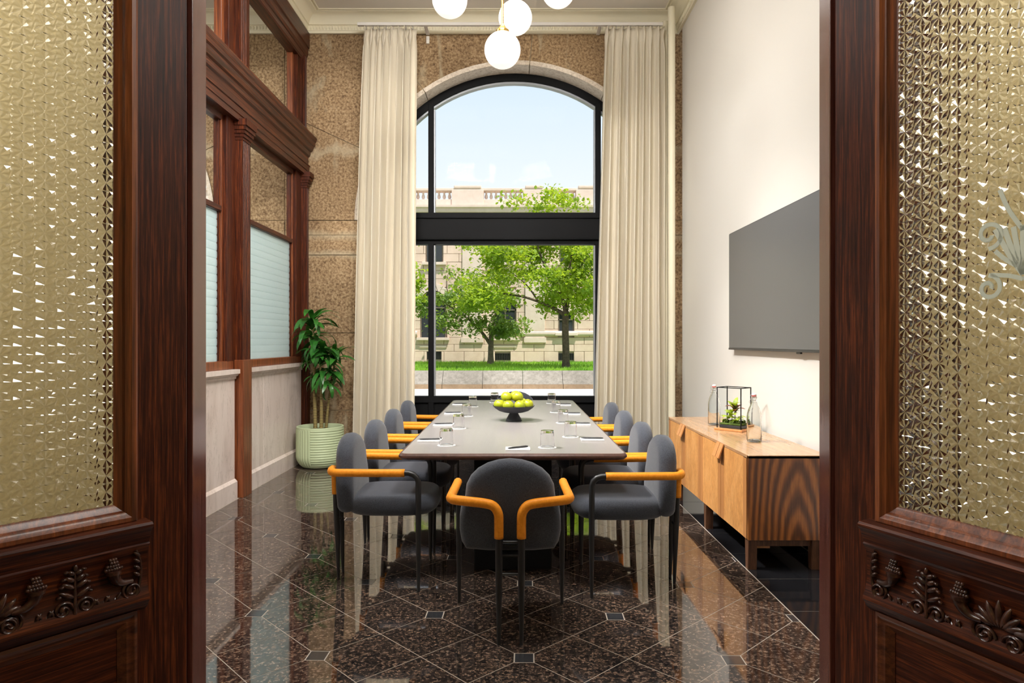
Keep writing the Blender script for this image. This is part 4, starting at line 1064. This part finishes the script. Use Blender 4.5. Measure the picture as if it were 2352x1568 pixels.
for k in range(70): ms.ball((rng.uniform(-aw+0.022, aw-0.022), rng.uniform(-ad+0.02, ad-0.02), 0.056+rng.uniform(0,0.012)), rng.uniform(0.007,0.013), 6, 4)
o = obj('moss', ms, M['moss'], tr, 'all'); o['kind'] = 'stuff'
def blade(ln, wd, curl, n=6, fold=0.25):
    mb = MB(); v = []
    for k in range(n+1):
        t = k/n; w = wd*math.sin(PI*min(1, 0.06+t*0.94))**0.6*0.5 if t < 1 else 0.0005
        a = curl*t; x_ = ln*(math.sin(a)/curl if curl else t); z_ = -ln*(1-math.cos(a))/curl if curl else 0
        v += [(x_, -w, z_+w*fold), (x_, 0, z_), (x_, w, z_+w*fold)]
    f = []
    for k in range(n):
        f += [(k*3, k*3+1, k*3+4, k*3+3), (k*3+1, k*3+2, k*3+5, k*3+4)]
    return mb.add(v, f)
small = {c: blade(0.07, 0.03, 0.9).mesh('leaf', M[c], 'all') for c in ('lime_leaf', 'red_leaf', 'olive_leaf')}
for cl, hz, n, c0, up, sc in (('lime_leaf', 0.085, 12, (-0.045,-0.01), 0.5, 0.75), ('lime_leaf', 0.085, 10, (0.04,-0.02), 0.5, 0.7), ('lime_leaf', 0.115, 12, (-0.012,-0.015), 0.7, 0.85), ('olive_leaf', 0.13, 4, (0.012,0.0), 1.1, 1.0), ('red_leaf', 0.155, 6, (0.012,0.0), 0.75, 1.05), ('lime_leaf', 0.165, 4, (0.0,0.01), 1.2, 0.95)):
    for k in range(n):
        l = link('leaf', small[cl], tr, (c0[0]+rng.uniform(-.008,.008), c0[1]+rng.uniform(-.008,.008), hz+rng.uniform(-.012,.02)), (rng.uniform(-0.3,0.3), -up+rng.uniform(-.3,.3), 2*PI*k/n+rng.uniform(-.3,.3)))
        q = sc*rng.uniform(0.85, 1.15)*1.22; l.scale = (q, q, q)
obj('stem', MB().tube([(0.008,0.0,0.05), (0.011,0.0,0.18)], 0.003, 6), M['olive_leaf'], tr)

# ---- potted dracaena
px, py = -2.085, 7.30
pt = thing('potted_plant', 'tall dracaena in a sage green ribbed pot in the corner', 'plant', (px, py, 0))
pv = MB(); n = 288; PR = []
zz = [0.012+0.424*k/90 for k in range(91)]
def prad(z):
    if z < 0.13: return 0.15+0.098*math.sin(min(1, (z+0.012)/0.142)*PI/2)**0.7
    return 0.248
for z in zz:
    for j in range(n):
        a = 2*PI*j/n; r_ = prad(z)
        if 0.03 < z < 0.415:
            d = (a - math.radians(262)) % (2*PI)     # camera side is at about 270 degrees
            if d < PI*0.56: r_ += 0.007*(abs(math.sin(PI*z/0.0262))-0.5)
            else: r_ += 0.007*(abs(math.sin(a*22))-0.5)
        pv.v.append((r_*math.cos(a), r_*math.sin(a), z))
k0 = len(zz)
pv.f = [(i*n+j, i*n+(j+1) % n, (i+1)*n+(j+1) % n, (i+1)*n+j) for i in range(k0-1) for j in range(n)]
for r_, z in ((0.245,0.439), (0.232,0.439), (0.226,0.43), (0.222,0.36)):
    for j in range(n): pv.v.append((r_*math.cos(2*PI*j/n), r_*math.sin(2*PI*j/n), z))
pv.f += [(i*n+j, i*n+(j+1) % n, (i+1)*n+(j+1) % n, (i+1)*n+j) for i in range(k0-1, k0+3) for j in range(n)]
pv.f.append(tuple(range(n))[::-1])
obj('pot', pv, M['pot'], pt, 60)
obj('pot_foot', MB().lathe([(0.13,0.0),(0.145,0.003),(0.145,0.012),(0.13,0.016)], 40), M['pot'], pt, 40)
so = MB().lathe([(0.222,0.385),(0.18,0.395),(0.09,0.398),(0.001,0.40)], 40)
obj('soil', so, M['soil'], pt, 'all')
canes = [cr([(-0.045,-0.02,0.39), (-0.052,-0.02,0.75), (-0.062,-0.01,1.15), (-0.085,0.0,1.52)], 8), cr([(0.02,-0.03,0.39), (0.022,-0.03,0.72), (0.012,-0.04,1.08)], 8), cr([(0.055,0.03,0.39), (0.075,0.03,0.62), (0.11,0.02,0.86), (0.155,0.0,1.10)], 8)]
for i, cp in enumerate(canes):
    L_ = len(cp)
    obj('cane', MB().tube(cp, [(0.021 if i < 2 else 0.016)*(1-0.45*k/(L_-1))*(1+0.07*(k % 2)) for k in range(L_)], 10), M['cane'], pt, 60)
lv = [blade(L_, w_, c_, 8, 0.35).mesh('leaf', M['dracaena'], 'all') for L_, w_, c_ in ((0.38,0.068,1.5), (0.44,0.074,2.1), (0.34,0.066,1.2), (0.40,0.070,2.6))]
heads = [((-0.085,-0.01,1.52),24,0.95,-0.8), ((-0.085,-0.01,1.40),18,0.95,-0.3), ((-0.070,-0.02,1.24),15,0.9,0.0), ((0.155,0.0,1.14),24,0.9,-0.7), ((0.13,-0.02,1.02),17,0.9,-0.1), ((0.012,-0.04,1.12),15,0.75,-0.6), ((0.012,-0.04,1.00),11,0.7,0.1), ((0.10,-0.05,0.90),11,0.62,-0.2), ((0.03,-0.04,1.27),13,0.85,-0.4)]
for (hp, n_, sc, up) in heads:
    for k in range(n_):
        a = k*2.399+rng.uniform(-.3,.3)
        wx = px+hp[0]+0.30*sc*math.cos(a)
        s2 = sc*rng.uniform(0.75,1.1)
        if wx < XL+0.07: s2 *= 0.68
        if py+hp[1]+0.3*s2*math.sin(a) > 7.72: s2 *= 0.75
        if px+hp[0]+0.34*s2*math.cos(a) > -1.80 and math.sin(a) > -0.45: s2 *= 0.6
        l = link('leaf', lv[rng.randrange(4)], pt, (hp[0], hp[1], hp[2]+rng.uniform(-.05,.05)), (rng.uniform(-0.35,0.35), up+rng.uniform(-.65,.2), a)); l.scale = (s2, s2, s2)

# ---- curtains on their track
def curtain(name, xt0, xt1, xb0, xb1, y, label, seed):
    r = random.Random(seed); nf = 8; nu, nz = 180, 44
    c = thing(name, label, 'curtain', ((xb0+xb1)/2, y, 0), 0, 'cream curtains')
    ph = [r.uniform(-0.5, 0.5) for _ in range(nf+2)]; am = [r.uniform(0.6, 1.25) for _ in range(nf+2)]
    zt, zb = 4.868, 0.012
    mb = MB(); ox = (xb0+xb1)/2
    for i in range(nz+1):
        s_ = i/nz; z = zt + (zb-zt)*s_**1.25
        hgt = (zt-z)
        pinch = math.exp(-((hgt-0.11)/0.07)**2)
        x0 = xt0+(xb0-xt0)*min(1, hgt/4.5)**0.8; x1 = xt1+(xb1-xt1)*min(1, hgt/4.5)**0.8
        for j in range(nu+1):
            u = j/nu; p = u*nf; k = int(p)
            A = am[k]+(am[k+1]-am[k])*(p-k); q = ph[k]+(ph[k+1]-ph[k])*(p-k)
            w = math.sin(2*PI*p + q*1.4 + 0.5*math.sin(hgt*0.9+k))
            w2 = 0.35*math.sin(4*PI*p+q*3+0.3*hgt)
            amp = (0.040+0.034*min(1, hgt/1.5))*(1-0.55*pinch)
            sharp = math.copysign(abs(w)**0.75, w)
            yy = -amp*A*(sharp+w2*0.5) + 0.012*math.sin(7*u+hgt*0.6)
            xx = x0+(x1-x0)*u + 0.014*math.cos(2*PI*p+q)*A*(1-pinch) + pinch*0.016*math.sin(2*PI*p)
            mb.v.append((xx-ox, yy, z))
    W_ = nu+1
    mb.f = [(i*W_+j, i*W_+j+1, (i+1)*W_+j+1, (i+1)*W_+j) for i in range(nz) for j in range(nu)]
    o = obj('cloth', mb, M['curtain'], c, 'all')
    md = o.modifiers.new('thickness', 'SOLIDIFY'); md.thickness = 0.003
    hk = MB()
    for k in range(nf): hk.box(xt0+(xt1-xt0)*(k+0.5)/nf-ox-0.004, xt0+(xt1-xt0)*(k+0.5)/nf-ox+0.004, -0.006, 0.006, 4.84, 4.884)
    h_ = obj('hook', hk, M['chrome'], c); h_['kind'] = 'stuff'
    return c
curtain('curtain', -1.675, -1.085, -1.80, -1.125, 7.56, 'floor length cream curtain beside the potted plant', 3)
curtain('curtain', 1.035, 1.685, 0.905, 1.70, 7.56, 'floor length cream curtain beside the pipes', 8)
ct = thing('curtain_track', 'white ceiling height curtain track across the window', 'curtain track', (0, 7.56, 4.884))
obj('rail', MB().box(-1.74, 1.68, -0.02, 0.02, 0.0, 0.034, 0.003), M['white_wall'], ct)
for xx in (-0.98, 0.0, 0.98): obj('bracket', MB().box(xx-0.02, xx+0.02, 0.02, 0.225, 0.0, 0.01), M['white_wall'], ct)
wb_ = tag(obj('wall_bracket', MB().box(-1.0, -0.965, YB-0.012, YB+0.01, 4.79, 4.875, 0.002).box(-0.99, -0.975, YB-0.02, YB-0.01, 4.83, 4.85, 0.002), M['white_wall']), 'small white bracket on the stone beside the left curtain top', 'bracket')

# ---- pipes in the right corner
o = thing('riser_pipe', 'thick cream painted riser pipe in the window corner', 'pipe', (1.755, 7.46, 0))
obj('pipe', MB().lathe([(0.039,0.0),(0.039,5.04)], 24), M['cream'], o, 50); obj('collar', MB().lathe([(0.05,0.002),(0.05,0.02),(0.04,0.026)], 24), M['cream'], o, 50)
o = thing('riser_pipe', 'thinner cream painted riser pipe behind the curtain edge', 'pipe', (1.728, 7.665, 0))
obj('pipe', MB().lathe([(0.030,0.0),(0.030,4.98)], 20), M['cream'], o, 50); obj('collar', MB().lathe([(0.042,0.002),(0.042,0.02),(0.031,0.026)], 20), M['cream'], o, 50)

# ---- globe chandelier
ch = thing('globe_chandelier', 'brass chandelier with opal glass globes above the table', 'chandelier', (0.0, 5.45, ZC-0.001))
obj('canopy', MB().lathe([(0.16,0.0),(0.16,-0.02),(0.15,-0.032),(0.03,-0.036)], 32), M['brass'], ch, 40)
GL = [(-0.080,5.20,3.595,0.139), (0.020,5.60,4.035,0.139), (-0.505,5.40,4.083,0.140), (0.385,5.70,4.31,0.139), (0.16,5.05,4.52,0.139), (-0.28,5.85,4.60,0.139)]
hubz = 4.86
obj('hub', MB().lathe([(0.004,-0.30),(0.03,-0.29),(0.035,-0.25),(0.03,-0.20),(0.014,-0.19),(0.014,-0.036)], 20), M['brass'], ch, 40)
for gx, gy, gz, r_ in GL:
    lx, ly, lz = gx, gy-5.45, gz-ZC
    capz = lz+r_
    g = obj('globe', MB().lathe([(max(0.0005, r_*math.sin(PI*k/28)), -r_*math.cos(PI*k/28)) for k in range(29)], 40, (lx, ly, lz)), M['globe'], ch, 'all')
    obj('globe_cup', MB().lathe([(0.047,-0.012),(0.050,-0.004),(0.050,0.012),(0.040,0.018),(0.016,0.055),(0.012,0.062),(0.002,0.063)], 24, (lx, ly, capz)), M['brass'], ch, 40)
    zt = -0.22-0.02*(gx > 0)
    obj('rod', MB().tube([(lx, ly, capz+0.05), (lx, ly, zt)], 0.009, 10).tube([(0, 0, zt), (lx, ly, zt)], 0.008, 8), M['brass'], ch, 50)

# ================================================================== OUTSIDE
rng = random.Random(21)
mb = MB().box(-60, 60, 8.32, 14.0, -0.30, -0.12)
tag(obj('street', mb, M['asphalt']), 'sunlit street surface outside the window', 'street', kind='structure')
mb = MB().box(-60, 60, 14.0, 19.20, -0.30, 0.0)
tag(obj('pavement', mb, M['pavement']), 'pale concrete pavement in front of the low granite wall', 'pavement', kind='structure')
rw = thing('retaining_wall', 'low grey granite retaining wall along the lawn', 'wall', (0, 19.2, 0))
sl = MB().prism([(0.05, 0.13), (0.60, 0.13), (0.60, 0.50), (0.42, 0.50), (0.36, 0.47)], 0.006, 1.144, 'yz').mesh('granite_slab', M['kerb_granite'])
pl_ = MB().prism([(0.0, -0.1), (0.60, -0.1), (0.60, 0.128), (0.0, 0.128)], 0.006, 1.144, 'yz').mesh('plinth_block', M['kerb_base'])
for k in range(-12, 12):
    link('granite_slab', sl, rw, (k*1.15+0.28, 0, 0)); link('plinth_block', pl_, rw, (k*1.15+0.28, 0, 0))
lawn = MB().box(-40, 40, 19.81, 28.8, -0.3, 0.47)
gb = MB()
for k in range(16000):
    x_ = rng.uniform(-7, 6); y_ = 19.83+8.9*rng.random()**1.4; h_ = rng.uniform(0.05, 0.12); a = rng.uniform(0, PI); w = 0.012
    dx, dy = math.cos(a)*w, math.sin(a)*w
    gb.add([(x_-dx, y_-dy, 0.465), (x_+dx, y_+dy, 0.465), (x_+rng.uniform(-.04,.04), y_+rng.uniform(-.04,.04), 0.465+h_)], [(0,1,2)])
lw = thing('lawn', 'bright green lawn in front of the stone building', 'lawn', kind='stuff')
o = obj('turf', lawn, M['grass'], lw); o['kind'] = 'stuff'
o = link('grass_blades', mesh_raw(gb, 'grass_blades', M['grass']), lw); o['kind'] = 'stuff'

# ---- stone building
BY = 29.0
bd = thing('stone_building', 'pinkish buff stone building with balustraded roof across the lawn', 'building', (0, BY, 0))
obj('wall', MB().box(-30, 30, 0.12, 8.0, 0.44, 7.2), M['ashlar_trim'], bd)
# openings (x0, x1, z0, z1, arched)
def px2(x_, y_): return ((x_-1178)/1550*BY, 1.35-(y_-784)/1550*BY)
OPEN = [(-3.98, -2.87, 1.52, 3.55, True), (-0.80, 0.14, 1.52, 3.4, True), (1.95, 2.63, 1.72, 2.6, False), (-3.75, -3.0, 4.75, 6.1, False), (-0.75, 0.05, 4.75, 6.1, False), (2.0, 2.75, 4.75, 6.1, False),
        (-7.2, -6.1, 1.52, 3.55, True), (4.9, 5.9, 1.52, 3.55, True)]
VENT = [(-3.70,-3.08,0.58,0.90), (-0.77,-0.11,0.55,0.84), (1.96,2.62,0.55,0.84), (4.6,5.2,0.55,0.84), (-6.9,-6.3,0.55,0.84)]
rows = [0.47, 0.92, 1.22, 1.52]
while rows[-1] < 6.60: rows.append(rows[-1]+0.36)
blk = 0
cache = {}
for ri_, (z0, z1) in enumerate(zip(rows, rows[1:])):
    wd = 1.02 if ri_ > 2 else 0.86
    x_ = -6.4 + (0.5*wd if ri_ % 2 else 0)
    while x_ < 5.6:
        segs = [(x_, x_+wd)]
        for (a, b, c, d, _) in OPEN + [(p, q, r, s_, 0) for p, q, r, s_ in VENT]:
            if d <= z0+0.04 or c >= z1-0.04: continue
            ns = []
            for s0, s1 in segs:
                if s1 <= a or s0 >= b: ns.append((s0, s1)); continue
                if s0 < a: ns.append((s0, a))
                if s1 > b: ns.append((b, s1))
            segs = ns
        for s0, s1 in segs:
            if s1-s0 < 0.06: continue
            if blk < 297:
                key = (round(s1-s0, 3), round(z1-z0, 3))
                if key not in cache:
                    w_, h_ = key; cache[key] = MB().box(0.007, w_-0.007, 0.0, 0.2, 0.007, h_-0.007, 0.008).mesh('stone_block', M['ashlar'])
                link('stone_block', cache[key], bd, (s0, rng.uniform(-0.004, 0.004), z0)); blk += 1
            else:
                cache.setdefault('rest', MB()).box(s0+0.007, s1-0.007, 0.0, 0.2, z0+0.007, z1-0.007)
        x_ += wd
if 'rest' in cache: o = obj('more_stone_blocks', cache['rest'], M['ashlar'], bd); o['kind'] = 'stuff'
# plain ashlar skin beyond the part in view
obj('wing', MB().box(-30, -6.4, 0.0, 0.2, 0.3, 6.7), M['ashlar'], bd); obj('wing', MB().box(6.62, 30, 0.0, 0.2, 0.3, 6.7), M['ashlar'], bd)
for (a, b, c, d, arch) in OPEN:
    w = thing('window', None, None); w.parent = bd
    obj('pane', MB().box(a, b, 0.095, 0.115, c, d), M['dark_pane'], w)
    obj('sash', MB().box((a+b)/2-0.025, (a+b)/2+0.025, 0.06, 0.10, c, d).box(a, b, 0.06, 0.10, c+(d-c)*0.62, c+(d-c)*0.62+0.05).box(a, a+0.05, 0.06, 0.10, c, d).box(b-0.05, b, 0.06, 0.10, c, d), M['bark_grey'], w)
    sill = MB().box(a-0.14, b+0.14, -0.16, 0.1, c-0.12, c, 0.01)
    if c < 1.6: sill.box(a-0.02, b+0.02, -0.05, 0.05, c-0.42, c-0.34)
    obj('sill', sill, M['ashlar_trim'], w)
    if arch:
        r_ = (b-a)/2; cx = (a+b)/2; zc = d-r_; n_ = 14
        cor = [(a, d), (a, zc)] + [(cx-r_*math.cos(PI/2*k/n_), zc+r_*math.sin(PI/2*k/n_)) for k in range(n_+1)]
        obj('spandrel', MB().prism(cor, -0.002, 0.12, 'xz'), M['ashlar'], w)
        cor = [(b, d), (cx, d)] + [(cx+r_*math.sin(PI/2*k/n_), zc+r_*math.cos(PI/2*k/n_)) for k in range(n_+1)]
        obj('spandrel', MB().prism(cor, -0.002, 0.12, 'xz'), M['ashlar'], w)
        for q in range(9):
            a0, a1 = PI*q/9+0.01, PI*(q+1)/9-0.01
            vz = [(cx+(r_+0.005)*math.cos(a0), zc+(r_+0.005)*math.sin(a0)), (cx+(r_+0.30)*math.cos(a0), zc+(r_+0.30)*math.sin(a0)), (cx+(r_+0.30)*math.cos(a1), zc+(r_+0.30)*math.sin(a1)), (cx+(r_+0.005)*math.cos(a1), zc+(r_+0.005)*math.sin(a1))]
            obj('voussoir', MB().prism(vz, -0.03, 0.1, 'xz'), M['ashlar_trim'], w)
    else:
        obj('lintel', MB().box(a-0.16, b+0.16, -0.05, 0.1, d, d+0.22, 0.01), M['ashlar_trim'], w)
vbar = {}
for a, b, c, d in VENT:
    v_ = thing('vent', None, None); v_.parent = bd
    obj('grille', MB().box(a, b, 0.07, 0.1, c, d), M['vent'], v_)
    br = MB()
    for k in range(9): br.box(a+(b-a)*(k+0.5)/9-0.012, a+(b-a)*(k+0.5)/9+0.012, 0.03, 0.07, c, d)
    q = obj('grille_bars', br, M['vent'], v_); q['kind'] = 'stuff'
for xa in (-4.95, -1.75, 0.95, 4.1):
    obj('pilaster', MB().box(xa-0.42, xa+0.42, -0.07, 0.12, 1.52, 6.55, 0.01).box(xa-0.48, xa+0.48, -0.10, 0.12, 1.30, 1.52, 0.01), M['ashlar_trim'], bd)
obj('belt_course', MB().prism([(0.12,1.60),(-0.08,1.60),(-0.11,1.66),(-0.11,1.74),(-0.05,1.80),(0.12,1.80)], -6.4, -4.1, 'yz').prism([(0.12,1.60),(-0.08,1.60),(-0.11,1.66),(-0.11,1.74),(-0.05,1.80),(0.12,1.80)], 0.3, 6.4, 'yz'), M['ashlar_trim'], bd)
obj('frieze', MB().box(-30, 30, -0.06, 0.2, 6.45, 6.72, 0.01), M['ashlar_trim'], bd)
obj('cornice', MB().prism([(0.2,6.72),(-0.10,6.72),(-0.20,6.80),(-0.32,6.86),(-0.34,7.0),(-0.42,7.05),(-0.42,7.14),(0.2,7.18)], -30, 30, 'yz'), M['ashlar_trim'], bd)
obj('parapet_base', MB().box(-30, 30, -0.10, 0.30, 7.16, 7.44, 0.01), M['ashlar_trim'], bd)
obj('parapet_coping', MB().box(-30, 30, -0.14, 0.34, 7.80, 7.92, 0.02), M['ashlar_trim'], bd)
peds = [(-5.3,-4.2), (-2.62,-1.25), (0.43,1.38), (2.70,4.2), (5.4,6.6)]
for a, b in peds:
    obj('pedestal', MB().box(a, b, -0.16, 0.36, 7.16, 7.84, 0.01).box(a+0.1, b-0.1, -0.18, 0.38, 7.9, 8.02, 0.02), M['ashlar_trim'], bd)
bal = MB().lathe([(0.07,0.0),(0.07,0.03),(0.04,0.05),(0.075,0.12),(0.06,0.2),(0.035,0.27),(0.05,0.31),(0.07,0.33),(0.07,0.36)], 10).mesh('baluster', M['ashlar_trim'], 50)
for (a, b), (c, d) in zip(peds, peds[1:]):
    n_ = int((c-b)/0.2)
    for k in range(n_): link('baluster', bal, bd, (b+(c-b)*(k+0.5)/n_, 0.10, 7.44))
obj('side_balustrade', MB().box(-30, -5.3, -0.05, 0.25, 7.44, 7.82), M['ashlar_trim'], bd); obj('side_balustrade', MB().box(6.6, 30, -0.05, 0.25, 7.44, 7.82), M['ashlar_trim'], bd)

# ---- trees
def leaves(mb, c, sc, n, size, r, flat=0.0):
    for k in range(n):
        while True:
            p = Vector((r.gauss(0, 0.45), r.gauss(0, 0.45), r.gauss(0, 0.45)))
            if p.length < 1.15: break
        q = Vector((c[0]+p.x*sc[0], c[1]+p.y*sc[1], c[2]+p.z*sc[2]))
        E = Matrix.Rotation(r.uniform(0, 2*PI), 3, 'Z') @ Matrix.Rotation(r.gauss(0.5, 0.6), 3, 'X')
        s_ = size*r.uniform(0.6, 1.25)
        pts = [(0,-0.5,0), (0.42,-0.05,0.10), (0.30,0.32,0.04), (0,0.6,-0.08), (-0.30,0.32,0.04), (-0.42,-0.05,0.10)]
        mb.add([q + E @ Vector((a*s_, b*s_, d*s_)) for a, b, d in pts], [(0,1,2,3), (0,3,4,5)])
def tree(name, label, base, trunk, branches, clumps, leaf_mat, bark, size, seed):
    r = random.Random(seed); t = thing(name, label, 'tree', base, 0, 'trees on the lawn')
    p = cr(trunk[0], 4); obj('trunk', MB().tube(p, [trunk[1]+(trunk[2]-trunk[1])*(k/(len(p)-1)) + (0.35*trunk[1]*max(0, 1-k/2.5)) for k in range(len(p))], 10), bark, t, 60)
    for pts, r0, r1 in branches:
        p = cr(pts, 4); obj('branch', MB().tube(p, [r0+(r1-r0)*k/(len(p)-1) for k in range(len(p))], 7), bark, t, 60)
    mb = MB()
    for c, sc, n in clumps: leaves(mb, c, sc, n, size, r)
    o = link('foliage', mesh_raw(mb, 'foliage', leaf_mat), t); o['kind'] = 'stuff'
    return t
def clumps_in(r, boxes):
    out = []
    for (x0, x1, y0, y1, z0, z1, m, n, s_) in boxes:
        for k in range(m):
            out.append(((r.uniform(x0, x1), r.uniform(y0, y1), r.uniform(z0, z1)), (s_*r.uniform(.7,1.3), s_*r.uniform(.7,1.3), s_*0.6*r.uniform(.7,1.2)), n))
    return out
r = random.Random(77)
# maple: base (1.76, 22.4, .47), fork at z about 2.3
cl = clumps_in(r, [(-3.2, 1.5, -1.6, 1.6, 1.9, 4.3, 46, 110, 0.66), (-0.6, 1.0, -1.4, 1.2, 1.8, 3.2, 12, 80, 0.55), (-1.9, 0.4, -1.2, 1.2, 4.0, 5.9, 16, 90, 0.6), (0.2, 1.6, -1.0, 1.0, 1.6, 3.6, 6, 70, 0.5), (-2.6, 1.6, -1.2, 1.2, 3.0, 4.4, 20, 90, 0.62), (-3.3, -1.6, -1.2, 1.0, 2.0, 3.4, 10, 70, 0.55)])
tree('maple_tree', 'tall maple with straight trunk nearest the low wall', (1.76, 22.4, 0.46), ([(0,0,-0.05), (0.0,0,0.6), (-0.02,0,1.3), (0.0,0,1.9)], 0.125, 0.11),
     [([(0,0,1.75), (-0.5,0.1,2.05), (-1.3,0.1,2.35), (-2.2,0.0,2.5)], 0.075, 0.02), ([(0,0,1.8), (-0.25,-0.1,2.7), (-0.8,-0.1,3.6), (-1.1,0.0,4.8)], 0.07, 0.015), ([(0,0,1.8), (0.15,0.1,2.6), (0.45,0.1,3.3), (0.9,0.1,4.0)], 0.07, 0.015), ([(0.1,0.05,2.4), (0.4,-0.2,2.9), (0.9,-0.3,3.3)], 0.04, 0.012), ([(-0.3,-0.1,2.6), (0.1,-0.2,3.3), (0.2,-0.2,4.2)], 0.045, 0.012), ([(-0.9,0.1,2.2), (-1.3,0.4,2.8), (-1.9,0.5,3.3)], 0.035, 0.01)],
     [(c_, s_, int(n_*1.35)) for c_, s_, n_ in cl], M['tree_leaf'], M['bark'], 0.125, 5)
r = random.Random(78)
cl = clumps_in(r, [(-2.6, 0.9, -1.2, 1.2, 1.35, 2.7, 30, 95, 0.6), (-2.9, -1.2, -1.0, 1.0, 1.6, 2.6, 8, 70, 0.5), (0.2, 1.3, -0.8, 0.8, 1.0, 1.9, 9, 80, 0.5), (-1.6, 0.8, -1.0, 1.0, 2.4, 3.7, 12, 70, 0.6)])
tree('locust_tree', 'smaller leaning tree with forked grey trunk close to the building', (-0.86, 26.2, 0.46), ([(0,0,-0.05), (0.0,0,0.5), (0.02,0,1.0), (0.03,0,1.4)], 0.12, 0.09),
     [([(0.0,0,0.75), (-0.35,0.0,1.25), (-0.85,0.0,1.75), (-1.5,0.1,2.2)], 0.075, 0.03), ([(0.02,0,1.3), (0.2,0.1,1.9), (0.5,0.1,2.6)], 0.06, 0.015), ([(-0.85,0,1.75), (-0.9,0.1,2.4), (-1.2,0.1,3.0)], 0.035, 0.01), ([(-1.2,0.05,2.0), (-1.9,0.2,2.5), (-2.2,0.2,3.2)], 0.03, 0.008), ([(-1.4,0.1,2.2), (-1.7,-0.2,3.0), (-1.6,-0.2,3.6)], 0.025, 0.007), ([(-1.9,0.2,2.5), (-2.6,0.1,2.6), (-2.9,0.1,2.9)], 0.02, 0.006)],
     cl, M['tree_leaf2'], M['bark_grey'], 0.13, 6)
r = random.Random(79)
cl = clumps_in(r, [(-1.4, 1.0, -1.2, 1.2, 2.6, 5.2, 26, 90, 0.6), (0.3, 1.2, -0.8, 0.8, 2.2, 3.4, 8, 80, 0.5)])
tree('street_tree', 'leafy tree at the left edge of the window, mostly behind the curtain', (-4.35, 23.0, 0.46), ([(0,0,-0.05), (0.0,0,0.8), (0.03,0,1.7), (0.03,0,2.6)], 0.12, 0.08),
     [([(0,0,2.2), (0.4,0.0,2.9), (0.8,0.1,3.6)], 0.05, 0.012), ([(0,0,2.4), (-0.5,0.1,3.2), (-0.9,0.1,4.0)], 0.05, 0.012)], cl, M['tree_leaf'], M['bark'], 0.14, 9)
